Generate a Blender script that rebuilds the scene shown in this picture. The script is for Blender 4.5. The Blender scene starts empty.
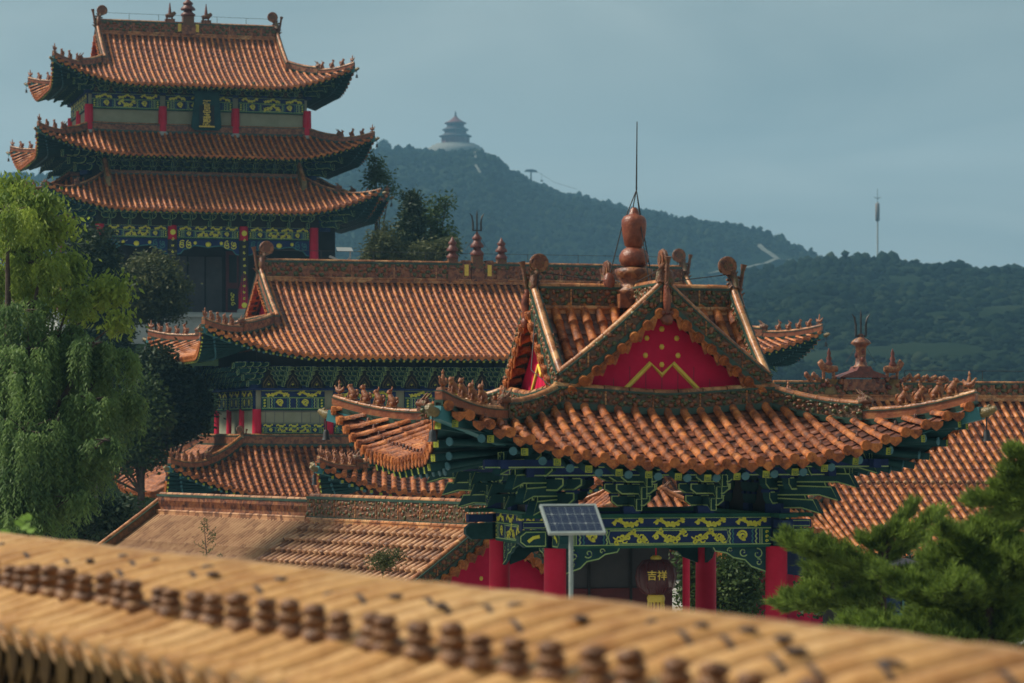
import bpy, math, random
from math import sin, cos, pi, radians as R
random.seed(7)
C = bpy.context.scene.collection
CAMZ = 8.0
F = 2844.0
HY = 430.0
def at(px, py, Y):
    return ((px-512)/F*Y, Y, CAMZ+(HY-py)/F*Y)
def hh(py, Y):
    return CAMZ+(HY-py)/F*Y
# ------------------------------------------------------------------ vectors
def vadd(a, b): return (a[0]+b[0], a[1]+b[1], a[2]+b[2])
def vsub(a, b): return (a[0]-b[0], a[1]-b[1], a[2]-b[2])
def vmul(a, s): return (a[0]*s, a[1]*s, a[2]*s)
def vlen(a): return math.sqrt(a[0]**2+a[1]**2+a[2]**2)
def vn(a):
    l = vlen(a) or 1.0
    return (a[0]/l, a[1]/l, a[2]/l)
def vx(a, b): return (a[1]*b[2]-a[2]*b[1], a[2]*b[0]-a[0]*b[2], a[0]*b[1]-a[1]*b[0])
def vdot(a, b): return a[0]*b[0]+a[1]*b[1]+a[2]*b[2]
def lerp(a, b, t): return a+(b-a)*t
def cl(x, a=0.0, b=1.0): return max(a, min(b, x))
def sm(x):
    x = cl(x); return x*x*(3-2*x)
# ------------------------------------------------------------------ mesh builder
class MB:
    def __init__(s): s.v = []; s.f = []; s.m = []; s.sm = []
    def add(s, vs, fs, mat=0, smooth=False):
        o = len(s.v); s.v.extend(vs)
        for f in fs:
            s.f.append(tuple(i+o for i in f)); s.m.append(mat); s.sm.append(smooth)
    def box(s, x0, x1, y0, y1, z0, z1, mat=0):
        v = [(x0,y0,z0),(x1,y0,z0),(x1,y1,z0),(x0,y1,z0),(x0,y0,z1),(x1,y0,z1),(x1,y1,z1),(x0,y1,z1)]
        s.add(v, [(0,3,2,1),(4,5,6,7),(0,1,5,4),(1,2,6,5),(2,3,7,6),(3,0,4,7)], mat)
    def obox(s, c, ux, uy, uz, mat=0):
        v = []
        for k in ((-1,-1,-1),(1,-1,-1),(1,1,-1),(-1,1,-1),(-1,-1,1),(1,-1,1),(1,1,1),(-1,1,1)):
            v.append(tuple(c[i]+k[0]*ux[i]+k[1]*uy[i]+k[2]*uz[i] for i in range(3)))
        s.add(v, [(0,3,2,1),(4,5,6,7),(0,1,5,4),(1,2,6,5),(2,3,7,6),(3,0,4,7)], mat)
    def beam(s, p, q, w, h, mat=0, up=(0,0,1), capmat=None):
        d = vn(vsub(q, p)); sd = vn(vx(d, up)); u = vx(sd, d)
        v = []
        for e in (p, q):
            for a, b in ((-1,-1),(1,-1),(1,1),(-1,1)):
                v.append(tuple(e[i]+sd[i]*a*w/2+u[i]*b*h/2 for i in range(3)))
        s.add(v, [(0,4,5,1),(1,5,6,2),(2,6,7,3),(3,7,4,0),(4,7,6,5)], mat)
        s.add([v[0],v[1],v[2],v[3]], [(0,1,2,3)], mat if capmat is None else capmat)
    def tube(s, path, r, n=8, mat=0, cap=True, smooth=True, flat=1.0, up=None):
        rs = r if isinstance(r, (list, tuple)) else [r]*len(path)
        v = []; f = []
        N = len(path)
        ref = up or (0,0,1)
        for i, p in enumerate(path):
            d = vn(vsub(path[min(i+1,N-1)], path[max(i-1,0)]))
            if up is None and abs(d[2]) > .95: rf = (0,1,0) 
            else: rf = ref
            a = vn(vx(d, rf)); b = vx(a, d)
            for k in range(n):
                t = 2*pi*k/n
                v.append(tuple(p[j]+a[j]*cos(t)*rs[i]*flat+b[j]*sin(t)*rs[i] for j in range(3)))
        for i in range(N-1):
            for k in range(n):
                k2 = (k+1) % n
                f.append((i*n+k, i*n+k2, (i+1)*n+k2, (i+1)*n+k))
        s.add(v, f, mat, smooth)
        if cap:
            s.add(v[:n], [tuple(range(n-1,-1,-1))], mat)
            s.add(v[-n:], [tuple(range(n))], mat)
    def arc(s, path, side, rs, n=5, mat=0, lift=0.0, tall=1.0):
        """half-round rib along a path"""
        v = []; f = []
        N = len(path)
        for i, p in enumerate(path):
            d = vn(vsub(path[min(i+1,N-1)], path[max(i-1,0)]))
            u = vn(vx(side, d))
            if u[2] < 0: u = vmul(u, -1)
            for k in range(n+1):
                t = pi*k/n
                v.append(tuple(p[j]+side[j]*cos(t)*rs[i]+u[j]*(sin(t)*rs[i]*tall+lift) for j in range(3)))
        m = n+1
        for i in range(N-1):
            for k in range(n):
                f.append((i*m+k, i*m+k+1, (i+1)*m+k+1, (i+1)*m+k))
        s.add(v, f, mat, True)
    def lathe(s, prof, c=(0,0,0), n=16, mat=0, ax=(1.0,1.0)):
        v = []; f = []
        for r, z in prof:
            for k in range(n):
                t = 2*pi*k/n
                v.append((c[0]+cos(t)*r*ax[0], c[1]+sin(t)*r*ax[1], c[2]+z))
        for i in range(len(prof)-1):
            for k in range(n):
                k2 = (k+1) % n
                f.append((i*n+k, i*n+k2, (i+1)*n+k2, (i+1)*n+k))
        s.add(v, f, mat, True)
        s.add(v[:n], [tuple(range(n-1,-1,-1))], mat); s.add(v[-n:], [tuple(range(n))], mat)
    def ball(s, c, rx, ry=None, rz=None, n=8, mat=0, jit=0.0):
        ry = rx if ry is None else ry; rz = rx if rz is None else rz
        v = [(c[0],c[1],c[2]-rz)]; f = []
        m = n//2
        for i in range(1, m):
            p = -pi/2+pi*i/m
            for k in range(n):
                t = 2*pi*k/n
                j = 1+random.uniform(-jit, jit)
                v.append((c[0]+cos(p)*cos(t)*rx*j, c[1]+cos(p)*sin(t)*ry*j, c[2]+sin(p)*rz*j))
        v.append((c[0],c[1],c[2]+rz))
        for k in range(n): f.append((0, 1+(k+1)%n, 1+k))
        for i in range(m-2):
            for k in range(n):
                a = 1+i*n; k2 = (k+1) % n
                f.append((a+k, a+k2, a+n+k2, a+n+k))
        a = 1+(m-2)*n
        for k in range(n): f.append((a+k, a+(k+1)%n, len(v)-1))
        s.add(v, f, mat, True)
    def prism(s, poly, o, ux, uz, th, mat=0, sidemat=None):
        """polygon in plane (ux,uz) at o, extruded by vector th"""
        n = len(poly)
        A = [tuple(o[i]+ux[i]*p[0]+uz[i]*p[1] for i in range(3)) for p in poly]
        B = [vadd(p, th) for p in A]
        s.add(A+B, [tuple(range(n)), tuple(range(2*n-1, n-1, -1))], mat)
        s.add(A+B, [(i, i+n, (i+1)%n+n, (i+1)%n) for i in range(n)], mat if sidemat is None else sidemat)
    def ribbon(s, pts, w, o, ux, uz, th, mat=0, taper=False):
        """flat painted line: pts 2D in plane"""
        N = len(pts)
        L = []; Rr = []
        for i, p in enumerate(pts):
            a = pts[max(i-1,0)]; b = pts[min(i+1,N-1)]
            dx, dy = b[0]-a[0], b[1]-a[1]; l = math.hypot(dx, dy) or 1
            ww = w/2*(1 if not taper else (0.25+0.75*sin(pi*min(1,(i+.6)/N))))
            L.append((p[0]-dy/l*ww, p[1]+dx/l*ww)); Rr.append((p[0]+dy/l*ww, p[1]-dx/l*ww))
        v = [tuple(o[i]+ux[i]*p[0]+uz[i]*p[1]+th[i] for i in range(3)) for p in L+Rr]
        s.add(v, [(i, i+1, N+i+1, N+i) for i in range(N-1)], mat)
def mesh(mb, name, mats):
    me = bpy.data.meshes.new(name)
    me.from_pydata(mb.v, [], mb.f)
    for m in mats: me.materials.append(m)
    me.polygons.foreach_set('material_index', mb.m)
    me.polygons.foreach_set('use_smooth', mb.sm)
    me.update()
    return me
def obj(name, mb, mats, parent=None):
    if not isinstance(mats, (list, tuple)): mats = [mats]
    me = mb if isinstance(mb, bpy.types.Mesh) else mesh(mb, name, mats)
    o = bpy.data.objects.new(name, me); C.objects.link(o)
    if parent is not None: o.parent = parent
    return o
def place(name, me, parent, loc, rz=0.0, sc=1.0):
    o = bpy.data.objects.new(name, me); C.objects.link(o)
    o.parent = parent; o.location = loc; o.rotation_euler = (0,0,rz)
    o.scale = (sc,sc,sc) if not isinstance(sc, tuple) else sc
    return o
def thing(name, label, cat, loc=(0,0,0), rz=0.0, group=None):
    o = bpy.data.objects.new(name, None); C.objects.link(o)
    o.empty_display_size = .3
    o.location = loc; o.rotation_euler = (0,0,rz)
    o['label'] = label; o['category'] = cat
    if group: o['group'] = group
    return o
def tag(o, label, cat, group=None):
    o['label'] = label; o['category'] = cat
    if group: o['group'] = group
    return o
# ------------------------------------------------------------------ materials
def newmat(name):
    m = bpy.data.materials.new(name); m.use_nodes = True
    nt = m.node_tree; b = nt.nodes['Principled BSDF']
    return m, nt, b
def noisy(name, stops, scale=3.0, detail=5, rough=.6, bump=.0, bscale=40, coord='Object', spec=.5, vor=None, metal=0, trans=0, dist=.0, grime=None):
    """stops: list of (pos,(r,g,b)); base colour by noise"""
    m, nt, b = newmat(name)
    tc = nt.nodes.new('ShaderNodeTexCoord')
    n = nt.nodes.new('ShaderNodeTexNoise'); n.inputs['Scale'].default_value = scale; n.inputs['Detail'].default_value = detail
    n.inputs['Roughness'].default_value = .65; n.inputs['Distortion'].default_value = dist
    nt.links.new(tc.outputs[coord], n.inputs['Vector'])
    rp = nt.nodes.new('ShaderNodeValToRGB')
    while len(rp.color_ramp.elements) < len(stops): rp.color_ramp.elements.new(.5)
    for e, (p, c) in zip(rp.color_ramp.elements, stops):
        e.position = p; e.color = (*c, 1)
    src = n.outputs['Fac']
    if vor:
        vo = nt.nodes.new('ShaderNodeTexVoronoi'); vo.inputs['Scale'].default_value = vor[0]
        nt.links.new(tc.outputs[coord], vo.inputs['Vector'])
        sp = nt.nodes.new('ShaderNodeSeparateColor'); nt.links.new(vo.outputs['Color'], sp.inputs[0])
        mx = nt.nodes.new('ShaderNodeMix'); mx.data_type = 'FLOAT'; mx.inputs[0].default_value = vor[1]
        nt.links.new(src, mx.inputs[2]); nt.links.new(sp.outputs[0], mx.inputs[3])
        src = mx.outputs[0]
    nt.links.new(src, rp.inputs[0])
    if grime:
        gn = nt.nodes.new('ShaderNodeTexNoise'); gn.inputs['Scale'].default_value = grime[0]; gn.inputs['Detail'].default_value = 9; gn.inputs['Roughness'].default_value = .8
        nt.links.new(tc.outputs[coord], gn.inputs['Vector'])
        gr = nt.nodes.new('ShaderNodeValToRGB'); gr.color_ramp.elements[0].position = .40; gr.color_ramp.elements[0].color = (*grime[1],1); gr.color_ramp.elements[1].position = .56; gr.color_ramp.elements[1].color = (1,1,1,1)
        nt.links.new(gn.outputs['Fac'], gr.inputs[0])
        gm = nt.nodes.new('ShaderNodeMix'); gm.data_type = 'RGBA'; gm.blend_type = 'MULTIPLY'; gm.inputs[0].default_value = 1.0
        nt.links.new(rp.outputs[0], gm.inputs[6]); nt.links.new(gr.outputs[0], gm.inputs[7]); nt.links.new(gm.outputs[2], b.inputs['Base Color'])
    else: nt.links.new(rp.outputs[0], b.inputs['Base Color'])
    b.inputs['Roughness'].default_value = rough
    b.inputs['Specular IOR Level'].default_value = spec
    b.inputs['Metallic'].default_value = metal
    if trans: b.inputs['Transmission Weight'].default_value = trans
    if bump:
        n2 = nt.nodes.new('ShaderNodeTexNoise'); n2.inputs['Scale'].default_value = bscale; n2.inputs['Detail'].default_value = 4
        nt.links.new(tc.outputs[coord], n2.inputs['Vector'])
        bp = nt.nodes.new('ShaderNodeBump'); bp.inputs['Strength'].default_value = bump; bp.inputs['Distance'].default_value = .03
        nt.links.new(n2.outputs['Fac'], bp.inputs['Height']); nt.links.new(bp.outputs[0], b.inputs['Normal'])
    return m
def leafmat(name, c1, c2, scale=1.5, trans=.25):
    m, nt, b = newmat(name)
    tc = nt.nodes.new('ShaderNodeTexCoord')
    n = nt.nodes.new('ShaderNodeTexNoise'); n.inputs['Scale'].default_value = scale; n.inputs['Detail'].default_value = 6; n.inputs['Roughness'].default_value = .75
    nt.links.new(tc.outputs['Object'], n.inputs['Vector'])
    rp = nt.nodes.new('ShaderNodeValToRGB')
    rp.color_ramp.elements[0].position = .36; rp.color_ramp.elements[0].color = (*c1, 1)
    rp.color_ramp.elements[1].position = .64; rp.color_ramp.elements[1].color = (*c2, 1)
    nt.links.new(n.outputs['Fac'], rp.inputs[0]); nt.links.new(rp.outputs[0], b.inputs['Base Color'])
    b.inputs['Roughness'].default_value = .6; b.inputs['Specular IOR Level'].default_value = .25
    tr = nt.nodes.new('ShaderNodeBsdfTranslucent'); nt.links.new(rp.outputs[0], tr.inputs[0])
    ms = nt.nodes.new('ShaderNodeMixShader'); ms.inputs[0].default_value = trans
    out = nt.nodes['Material Output']
    nt.links.new(b.outputs[0], ms.inputs[1]); nt.links.new(tr.outputs[0], ms.inputs[2]); nt.links.new(ms.outputs[0], out.inputs[0])
    return m
M = {}
M['tile'] = noisy('glazed_tile', [(.22,(.07,.022,.010)),(.38,(.28,.075,.018)),(.52,(.49,.14,.028)),(.66,(.61,.21,.046)),(.84,(.66,.35,.14))], 7, 9, .48, .6, 45, vor=(4.0,.20), spec=.4, grime=(5,(.40,.30,.26)))
M['tile_far'] = noisy('glazed_tile_weathered', [(.22,(.12,.035,.015)),(.40,(.42,.12,.026)),(.58,(.60,.20,.042)),(.8,(.68,.34,.10))], 3.5, 9, .48, .2, 20, vor=(2.2,.15), spec=.4, grime=(2.6,(.50,.38,.32)))
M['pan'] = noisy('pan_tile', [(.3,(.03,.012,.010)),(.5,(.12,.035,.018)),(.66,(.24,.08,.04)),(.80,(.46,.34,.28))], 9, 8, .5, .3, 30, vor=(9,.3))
M['tile_tan'] = noisy('tan_tile', [(.3,(.22,.10,.045)),(.5,(.38,.20,.095)),(.7,(.48,.28,.14))], 2.5, 8, .55, .3, 30, vor=(6,.25))
M['tile_brown'] = noisy('brown_tile', [(.3,(.15,.058,.026)),(.5,(.35,.155,.07)),(.7,(.48,.25,.12))], 3.5, 8, .55, .3, 30, vor=(7,.45))
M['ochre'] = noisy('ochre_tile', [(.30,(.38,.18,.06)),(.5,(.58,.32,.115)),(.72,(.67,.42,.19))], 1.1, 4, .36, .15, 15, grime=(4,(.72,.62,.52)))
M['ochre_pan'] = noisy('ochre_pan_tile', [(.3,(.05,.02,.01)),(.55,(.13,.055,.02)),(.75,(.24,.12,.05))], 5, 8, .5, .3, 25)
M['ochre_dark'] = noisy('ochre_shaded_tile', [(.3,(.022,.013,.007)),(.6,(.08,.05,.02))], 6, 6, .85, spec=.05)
M['mark'] = noisy('dark_mark', [(.3,(.03,.022,.022)),(.7,(.09,.065,.06))], 20, 4, .8)
M['rust'] = noisy('rusty_nail_cap', [(.3,(.05,.02,.01)),(.48,(.17,.07,.025)),(.62,(.30,.14,.045)),(.75,(.48,.29,.10))], 14, 6, .55, .5, 60)
M['roll'] = noisy('ridge_roll_tile', [(.25,(.26,.085,.03)),(.5,(.50,.19,.06)),(.72,(.64,.34,.14))], 2.0, 7, .42, .2, 30, vor=(2.6,.4), grime=(5,(.35,.28,.25)))
M['relief'] = noisy('relief_glaze', [(.30,(.015,.03,.018)),(.42,(.05,.10,.035)),(.50,(.30,.12,.03)),(.60,(.20,.045,.025)),(.72,(.35,.30,.06))], 9, 4, .4, .8, 18, vor=(13,.35), dist=.6)
M['relief_brown'] = noisy('relief_brown', [(.30,(.06,.02,.015)),(.5,(.22,.07,.03)),(.66,(.32,.13,.05)),(.78,(.06,.08,.035))], 7, 5, .45, .7, 16, vor=(9,.3))
M['dgreen'] = noisy('dark_green_glaze', [(.3,(.012,.035,.026)),(.7,(.03,.075,.05))], 6, 4, .4)
M['dragon'] = noisy('dragon_glaze', [(.3,(.06,.02,.014)),(.5,(.19,.065,.025)),(.62,(.08,.075,.025)),(.75,(.30,.15,.05))], 8, 5, .4, .8, 30)
M['beast'] = noisy('figure_glaze', [(.3,(.08,.025,.014)),(.5,(.28,.085,.028)),(.72,(.50,.26,.09))], 12, 5, .42, .5, 50)
M['olive'] = noisy('olive_glaze', [(.3,(.07,.055,.02)),(.6,(.22,.15,.05)),(.75,(.32,.24,.07))], 6, 5, .45, .6, 30)
M['gourd'] = noisy('gourd_glaze', [(.3,(.09,.022,.012)),(.5,(.21,.048,.02)),(.7,(.30,.10,.045))], 7, 7, .38, .4, 30)
M['cap_red'] = noisy('dark_red_cap', [(.3,(.06,.015,.012)),(.6,(.17,.035,.02)),(.8,(.30,.15,.10))], 9, 6, .45, .4, 30)
M['crimson'] = noisy('crimson_lacquer', [(.3,(.50,.008,.040)),(.7,(.64,.014,.06))], 2.5, 6, .55, spec=.2)
M['crimson_board'] = noisy('crimson_board', [(.3,(.50,.006,.050)),(.7,(.64,.012,.07))], 3, 6, .7, spec=.15)
M['maroon'] = noisy('maroon_door', [(.3,(.07,.006,.01)),(.7,(.12,.012,.016))], 3, 4, .5)
M['teal'] = noisy('teal_paint', [(.3,(.010,.045,.050)),(.7,(.022,.085,.09))], 3, 4, .65, spec=.2)
M['teal_l'] = noisy('light_teal_paint', [(.3,(.02,.13,.15)),(.7,(.04,.20,.22))], 3, 4, .55)
M['green'] = noisy('green_paint', [(.3,(.010,.065,.05)),(.7,(.02,.11,.075))], 3, 4, .65, spec=.2)
M['blue'] = noisy('blue_paint', [(.3,(.010,.024,.09)),(.7,(.02,.042,.15))], 3, 4, .65, spec=.2)
M['lime'] = noisy('outline_paint', [(.3,(.25,.42,.14)),(.7,(.42,.56,.22))], 5, 3, .6)
M['gold'] = noisy('gold_paint', [(.3,(.74,.70,.05)),(.7,(.88,.84,.10))], 8, 4, .5)
M['goldline'] = noisy('gilded_line', [(.3,(.70,.48,.05)),(.7,(.85,.64,.10))], 8, 4, .4)
M['rafgold'] = noisy('dull_gold_paint', [(.3,(.22,.24,.03)),(.7,(.36,.38,.06))], 8, 4, .7, spec=.1)
M['rfend'] = noisy('round_rafter_end', [(.3,(.03,.13,.17)),(.7,(.07,.22,.27))], 4, 3, .5)
M['wallg'] = noisy('grey_green_plaster', [(.3,(.25,.27,.18)),(.7,(.34,.35,.25))], 1.2, 6, .85)
M['stone'] = noisy('pale_stone', [(.3,(.26,.29,.28)),(.7,(.40,.42,.40))], 2, 8, .8, .3, 20)
M['stone_d'] = noisy('grey_masonry', [(.3,(.12,.13,.12)),(.7,(.22,.23,.21))], 1.4, 8, .85, .4, 15)
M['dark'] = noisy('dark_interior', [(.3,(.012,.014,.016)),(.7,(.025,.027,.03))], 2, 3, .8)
M['greywood'] = noisy('grey_door', [(.3,(.045,.048,.055)),(.7,(.07,.072,.08))], 2, 5, .7)
M['iron'] = noisy('black_iron', [(.3,(.012,.014,.018)),(.7,(.03,.032,.036))], 8, 3, .55)
M['steel'] = noisy('galvanised_steel', [(.3,(.28,.33,.32)),(.7,(.40,.45,.43))], 12, 3, .45, metal=.3)
M['white'] = noisy('white_paint', [(.3,(.36,.39,.39)),(.7,(.46,.49,.48))], 4, 3, .5)
M['bark'] = noisy('bark', [(.3,(.035,.022,.018)),(.7,(.09,.06,.045))], 8, 6, .9, .6, 30)
M['soil'] = noisy('ground_soil', [(.3,(.06,.07,.04)),(.5,(.10,.10,.06)),(.7,(.15,.14,.10))], .08, 8, .95)
# ------------------------------------------------------------------ roof generator
class Roof:
    """hipped-gabled or skirt roof. local axes of the building; eave half-extents a,b; z0 eave level"""
    def __init__(s, a, b, z0, H, top, c=.35, L=1.0, Lc=3.0, p=2.2, E=.15, ga=None, pitch=.27, rr=.085, tl=.33, cy=0.0, L2=0.0, arcn=5, jt=1.05, sf=.62):
        s.sf=sf
        s.a=a; s.b=b; s.z0=z0; s.H=H; s.top=top; s.c=c; s.L=L; s.Lc=Lc; s.p=p; s.E=E; s.ga=ga; s.pitch=pitch; s.rr=rr; s.tl=tl; s.cy=cy; s.L2=L2; s.arcn=arcn; s.jt=jt
        s.hip = (a-ga) if ga is not None else top      # plan depth of the hip part
    def prof(s, d):
        t = d/s.top
        return s.H*((1-s.c)*t+s.c*t*t)
    def lift(s, m, d, side=False):
        Lc = s.Lc*(s.sf+(1-s.sf)*cl(d/max(m,.01))) if side else s.Lc
        return s.L*cl(1-m/Lc)**s.p*(1-.75*cl(d/s.hip)) + s.L2*(1-sm((m-2.0)/2.0))
    def P(s, x, y, front, off=0.0):
        dx = s.a-abs(x); dy = s.b-abs(y)
        d, m = (dy, dx) if front else (dx, dy)
        z = s.z0+s.prof(max(d,-.2))+s.lift(max(m,0), max(d,0), not front)+off
        o = s.E*cl(1-max(m,0)/s.Lc)**2*(1-cl(d/s.hip))
        return (x+math.copysign(o, x), y+math.copysign(o, y)+s.cy, z)
    def dmax(s, u, front):
        if front:
            if s.ga is not None: return s.b if abs(u) <= s.ga else s.a-abs(u)
            return min(s.top, s.a-abs(u))
        if s.ga is not None: return min(s.hip, s.b-abs(u))
        return min(s.top, s.b-abs(u))
    def pt(s, side, u, d, off=0.0):
        if side == 'f': return s.P(u, -(s.b-d), True, off)
        if side == 'k': return s.P(u, (s.b-d), True, off)
        if side == 'l': return s.P(-(s.a-d), u, False, off)
        return s.P((s.a-d), u, False, off)
    def surface(s, ends=True, sides='flrk', ribsides='flr', mats=(0,1)):
        mb = MB()
        for sd in sides:
            front = sd in 'fk'
            half = s.a if front else s.b
            n = int(half*2/s.pitch); n -= (n+1) % 2
            pit = half*2/n
            side = (1,0,0) if front else (0,1,0)
            out = {'f':(0,-1,0),'k':(0,1,0),'l':(-1,0,0),'r':(1,0,0)}[sd]
            us = [(-half+pit*(i+.5)) for i in range(n)]
            ribbed = sd in ribsides
            for i, u in enumerate(us):
                D = s.dmax(u, front)
                if ribbed and D > .12:
                    ds = []; rs = []
                    d = -.03
                    r = s.rr*random.uniform(.96,1.04)
                    while d < D:
                        e = min(D+.04, d+s.tl)
                        ds += [d, d+.03, e-.004]; rs += [r*s.jt, r*(1+(s.jt-1)*.2), r*(1-(s.jt-1)*.5)]
                        d += s.tl
                    path = [s.pt(sd, u+random.uniform(-.004,.004), q, .012) for q in ds]
                    mb.arc(path, side, rs, s.arcn, mats[0])
                    if ends:
                        p0 = s.pt(sd, u, -.03, .012)
                        R0 = s.rr*1.15
                        c = vadd(p0, (0,0,R0*.18)); q = vadd(c, vmul(out, .035))
                        mb.tube([vadd(c, vmul(out,-.03)), q], R0, 8, mats[0], True, False)
                        mb.tube([q, vadd(q, vmul(out,.012))], R0*.5, 6, mats[0], True, False)
            # pan tiles
            for i in range(n+1):
                u0 = -half+pit*(i-.5); u1 = u0+pit
                u0 = max(u0, -half); u1 = min(u1, half)
                um = (u0+u1)/2
                D = max(s.dmax(um, front), .06)+pit*.35
                if s.ga is not None and front and abs(um) <= s.ga: D = s.b
                D = min(D, s.b if front else s.hip+.02)
                v = []; f = []
                st = s.tl*.75 if ribbed else .6
                d = -.02; k = 0
                while d < D-.01:
                    e = min(D, d+st)
                    for q, o in ((d, -.002),(e, -.028)):
                        if not ribbed: o = -.01
                        v.append(s.pt(sd, u0, q, o)); v.append(s.pt(sd, um, q, o-.02)); v.append(s.pt(sd, u1, q, o))
                    d += st
                rows = len(v)//3
                for r_ in range(rows-1):
                    f.append((3*r_,3*r_+1,3*r_+4,3*r_+3)); f.append((3*r_+1,3*r_+2,3*r_+5,3*r_+4))
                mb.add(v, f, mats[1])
                if ends and ribbed and u1-u0 > pit*.6:
                    p0 = s.pt(sd, um, -.03, -.01)
                    w = pit*.40; h = pit*.46
                    poly = [(-w,.02),(w,.02),(w*.95,-h*.35),(w*.5,-h*.72),(0,-h),(-w*.5,-h*.72),(-w*.95,-h*.35)]
                    mb.prism(poly, vadd(p0, vmul(out,.012)), side, (0,0,1), vmul(out,-.02), mats[0])
        return mb
    def soffit(s, over, rise, fw=.075, rw=.085, sp=None, fly=.75, mats=(0,1,2), sides='flr', alt=False):
        """boards + two tiers of rafters. over: overhang to wall plate, rise: height of wall plate underside above z0"""
        mb = MB(); sp = sp or s.pitch*.95
        ia = s.a-over; ib = s.b-over
        for sd in sides:
            front = sd in 'fk'
            half = s.a if front else s.b; ih = ia if front else ib
            out = {'f':(0,-1,0),'k':(0,1,0),'l':(-1,0,0),'r':(1,0,0)}[sd]
            n = int(half*2/sp)
            def inner(u, dz=0.0):
                w = cl(u, -ih, ih)
                return {'f':(w,-ib+s.cy,0),'k':(w,ib+s.cy,0),'l':(-ia,w+s.cy,0),'r':(ia,w+s.cy,0)}[sd][:2]+(s.z0+rise+dz,)
            v = []
            for i in range(n+1):
                u = -half+2*half*i/n
                v.append(s.pt(sd, u, 0.04, -.10)); v.append(inner(u, .14))
            mb.add(v, [(2*i, 2*i+1, 2*i+3, 2*i+2) for i in range(n)], mats[0])
            # eave fascia
            v = []
            for i in range(n+1):
                u = -half+2*half*i/n
                v.append(s.pt(sd, u, 0.05, -.03)); v.append(s.pt(sd, u, 0.05, -.11))
            mb.add(v, [(2*i, 2*i+1, 2*i+3, 2*i+2) for i in range(n)], mats[0])
            for i in range(n):
                u = -half+2*half*(i+.5)/n
                o = s.pt(sd, u, .02, -.135-fw*.5); q = inner(u, .05)
                L = vlen(vsub(q, o)) or 1; t = min(1, fly/L)
                e = vadd(o, vmul(vsub(q, o), t))
                mb.beam(o, e, fw, fw, mats[0], capmat=mats[1])
                if alt:
                    u2 = min(half-.05, u+half/n); o = s.pt(sd, u2, .02, -.135-fw*.5); q = inner(u2, .05); L = vlen(vsub(q, o)) or 1
                t0 = min(.9, (.14 if alt else .30)*over/L)
                o2 = vadd(vadd(o, vmul(vsub(q, o), t0)), (0,0,-fw*.5-rw*(.25 if alt else .62)))
                q2 = vadd(q, (0,0,-.05))
                mb.tube([o2, vadd(o2, vmul(vn(vsub(q2,o2)), .02))], rw*.56, 8, mats[2], True, False)
                mb.tube([vadd(o2, vmul(vn(vsub(q2,o2)), .021)), q2], rw*.5, 6, mats[0], False)
        return mb
def slab(mb, path, h, w, rr, mats=(0,1,2), seg=.42, roll=True, deco=False):
    """ornamented ridge along path: green base strip, relief panel, green strip, segmented half-round roll on top"""
    N = len(path)
    def ring(z0, z1, ww, mat):
        v = []
        for i, p in enumerate(path):
            d = vsub(path[min(i+1,N-1)], path[max(i-1,0)]); d = vn((d[0], d[1], 0)); sd = (-d[1], d[0], 0)
            for a, z in ((-1,z0),(1,z0),(1,z1),(-1,z1)):
                v.append((p[0]+sd[0]*a*ww/2, p[1]+sd[1]*a*ww/2, p[2]+z))
        f = []
        for i in range(N-1):
            for k in range(4):
                k2 = (k+1)%4
                f.append((i*4+k, i*4+k2, (i+1)*4+k2, (i+1)*4+k))
        f += [(3,2,1,0), (4*N-4,4*N-3,4*N-2,4*N-1)]
        mb.add(v, f, mat)
    ring(-.06, h*.12, w*1.25, mats[2])
    ring(h*.12, h*.82, w, mats[1])
    ring(h*.82, h*.92, w*1.2, mats[2])
    if roll:
        # resample for tile joints
        L = [0]
        for i in range(N-1): L.append(L[-1]+vlen(vsub(path[i+1], path[i])))
        def pos(t):
            for i in range(N-1):
                if t <= L[i+1] or i == N-2:
                    k = (t-L[i])/((L[i+1]-L[i]) or 1)
                    return tuple(lerp(path[i][j], path[i+1][j], k) for j in range(3))
        if deco:
            rnd_ = random.Random(int(L[-1]*97)); k_ = deco if deco > 1 else 1.0; nn_ = max(2, int(L[-1]/(.075*k_)))
            for i in range(nn_):
                t = (i+.5)*L[-1]/nn_; p = pos(t); q = pos(min(L[-1], t+.02)); q0 = pos(max(0, t-.02))
                d = vn((q[0]-q0[0], q[1]-q0[1], 0)); sd = (-d[1], d[0], 0)
                for s_ in (-1,1):
                    o = vadd(p, vmul(sd, s_*w*.5)); ax = (max(.02, abs(d[0])*.045), max(.02, abs(d[1])*.045))
                    k = i % 10
                    if k == 0:
                        for z in (.2,.4,.6,.8): mb.ball(vadd(o,(0,0,h*z)), .018,.018,h*.12, 6, 0)
                        continue
                    for z, m_ in ((.28,5),(.52,4),(.74,5)) if k % 2 else ((.30,4),(.50,5),(.72,4)):
                        if rnd_.random() < .88:
                            r_ = rnd_.uniform(.026,.062)*k_; tk = .022*k_
                            mb.ball(vadd(o, (d[0]*rnd_.uniform(-.03,.03),d[1]*rnd_.uniform(-.03,.03),h*z+rnd_.uniform(-.03,.03))), r_ if abs(d[0]) > .7 else tk, tk if abs(d[0]) > .7 else r_, rnd_.uniform(.02,.055)*k_, 6, m_, .4)
        n = max(1, round(L[-1]/seg)); st = L[-1]/n
        for i in range(n):
            j = random.uniform(.97, 1.03)
            pts = [vadd(pos(min(L[-1], i*st+st*q)), (0,0,h*.92)) for q in (0,.08,.5,.97)]
            mb.tube(pts, [rr*1.06*j, rr*j, rr*j, rr*.94*j], 10, mats[0], True)
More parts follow.
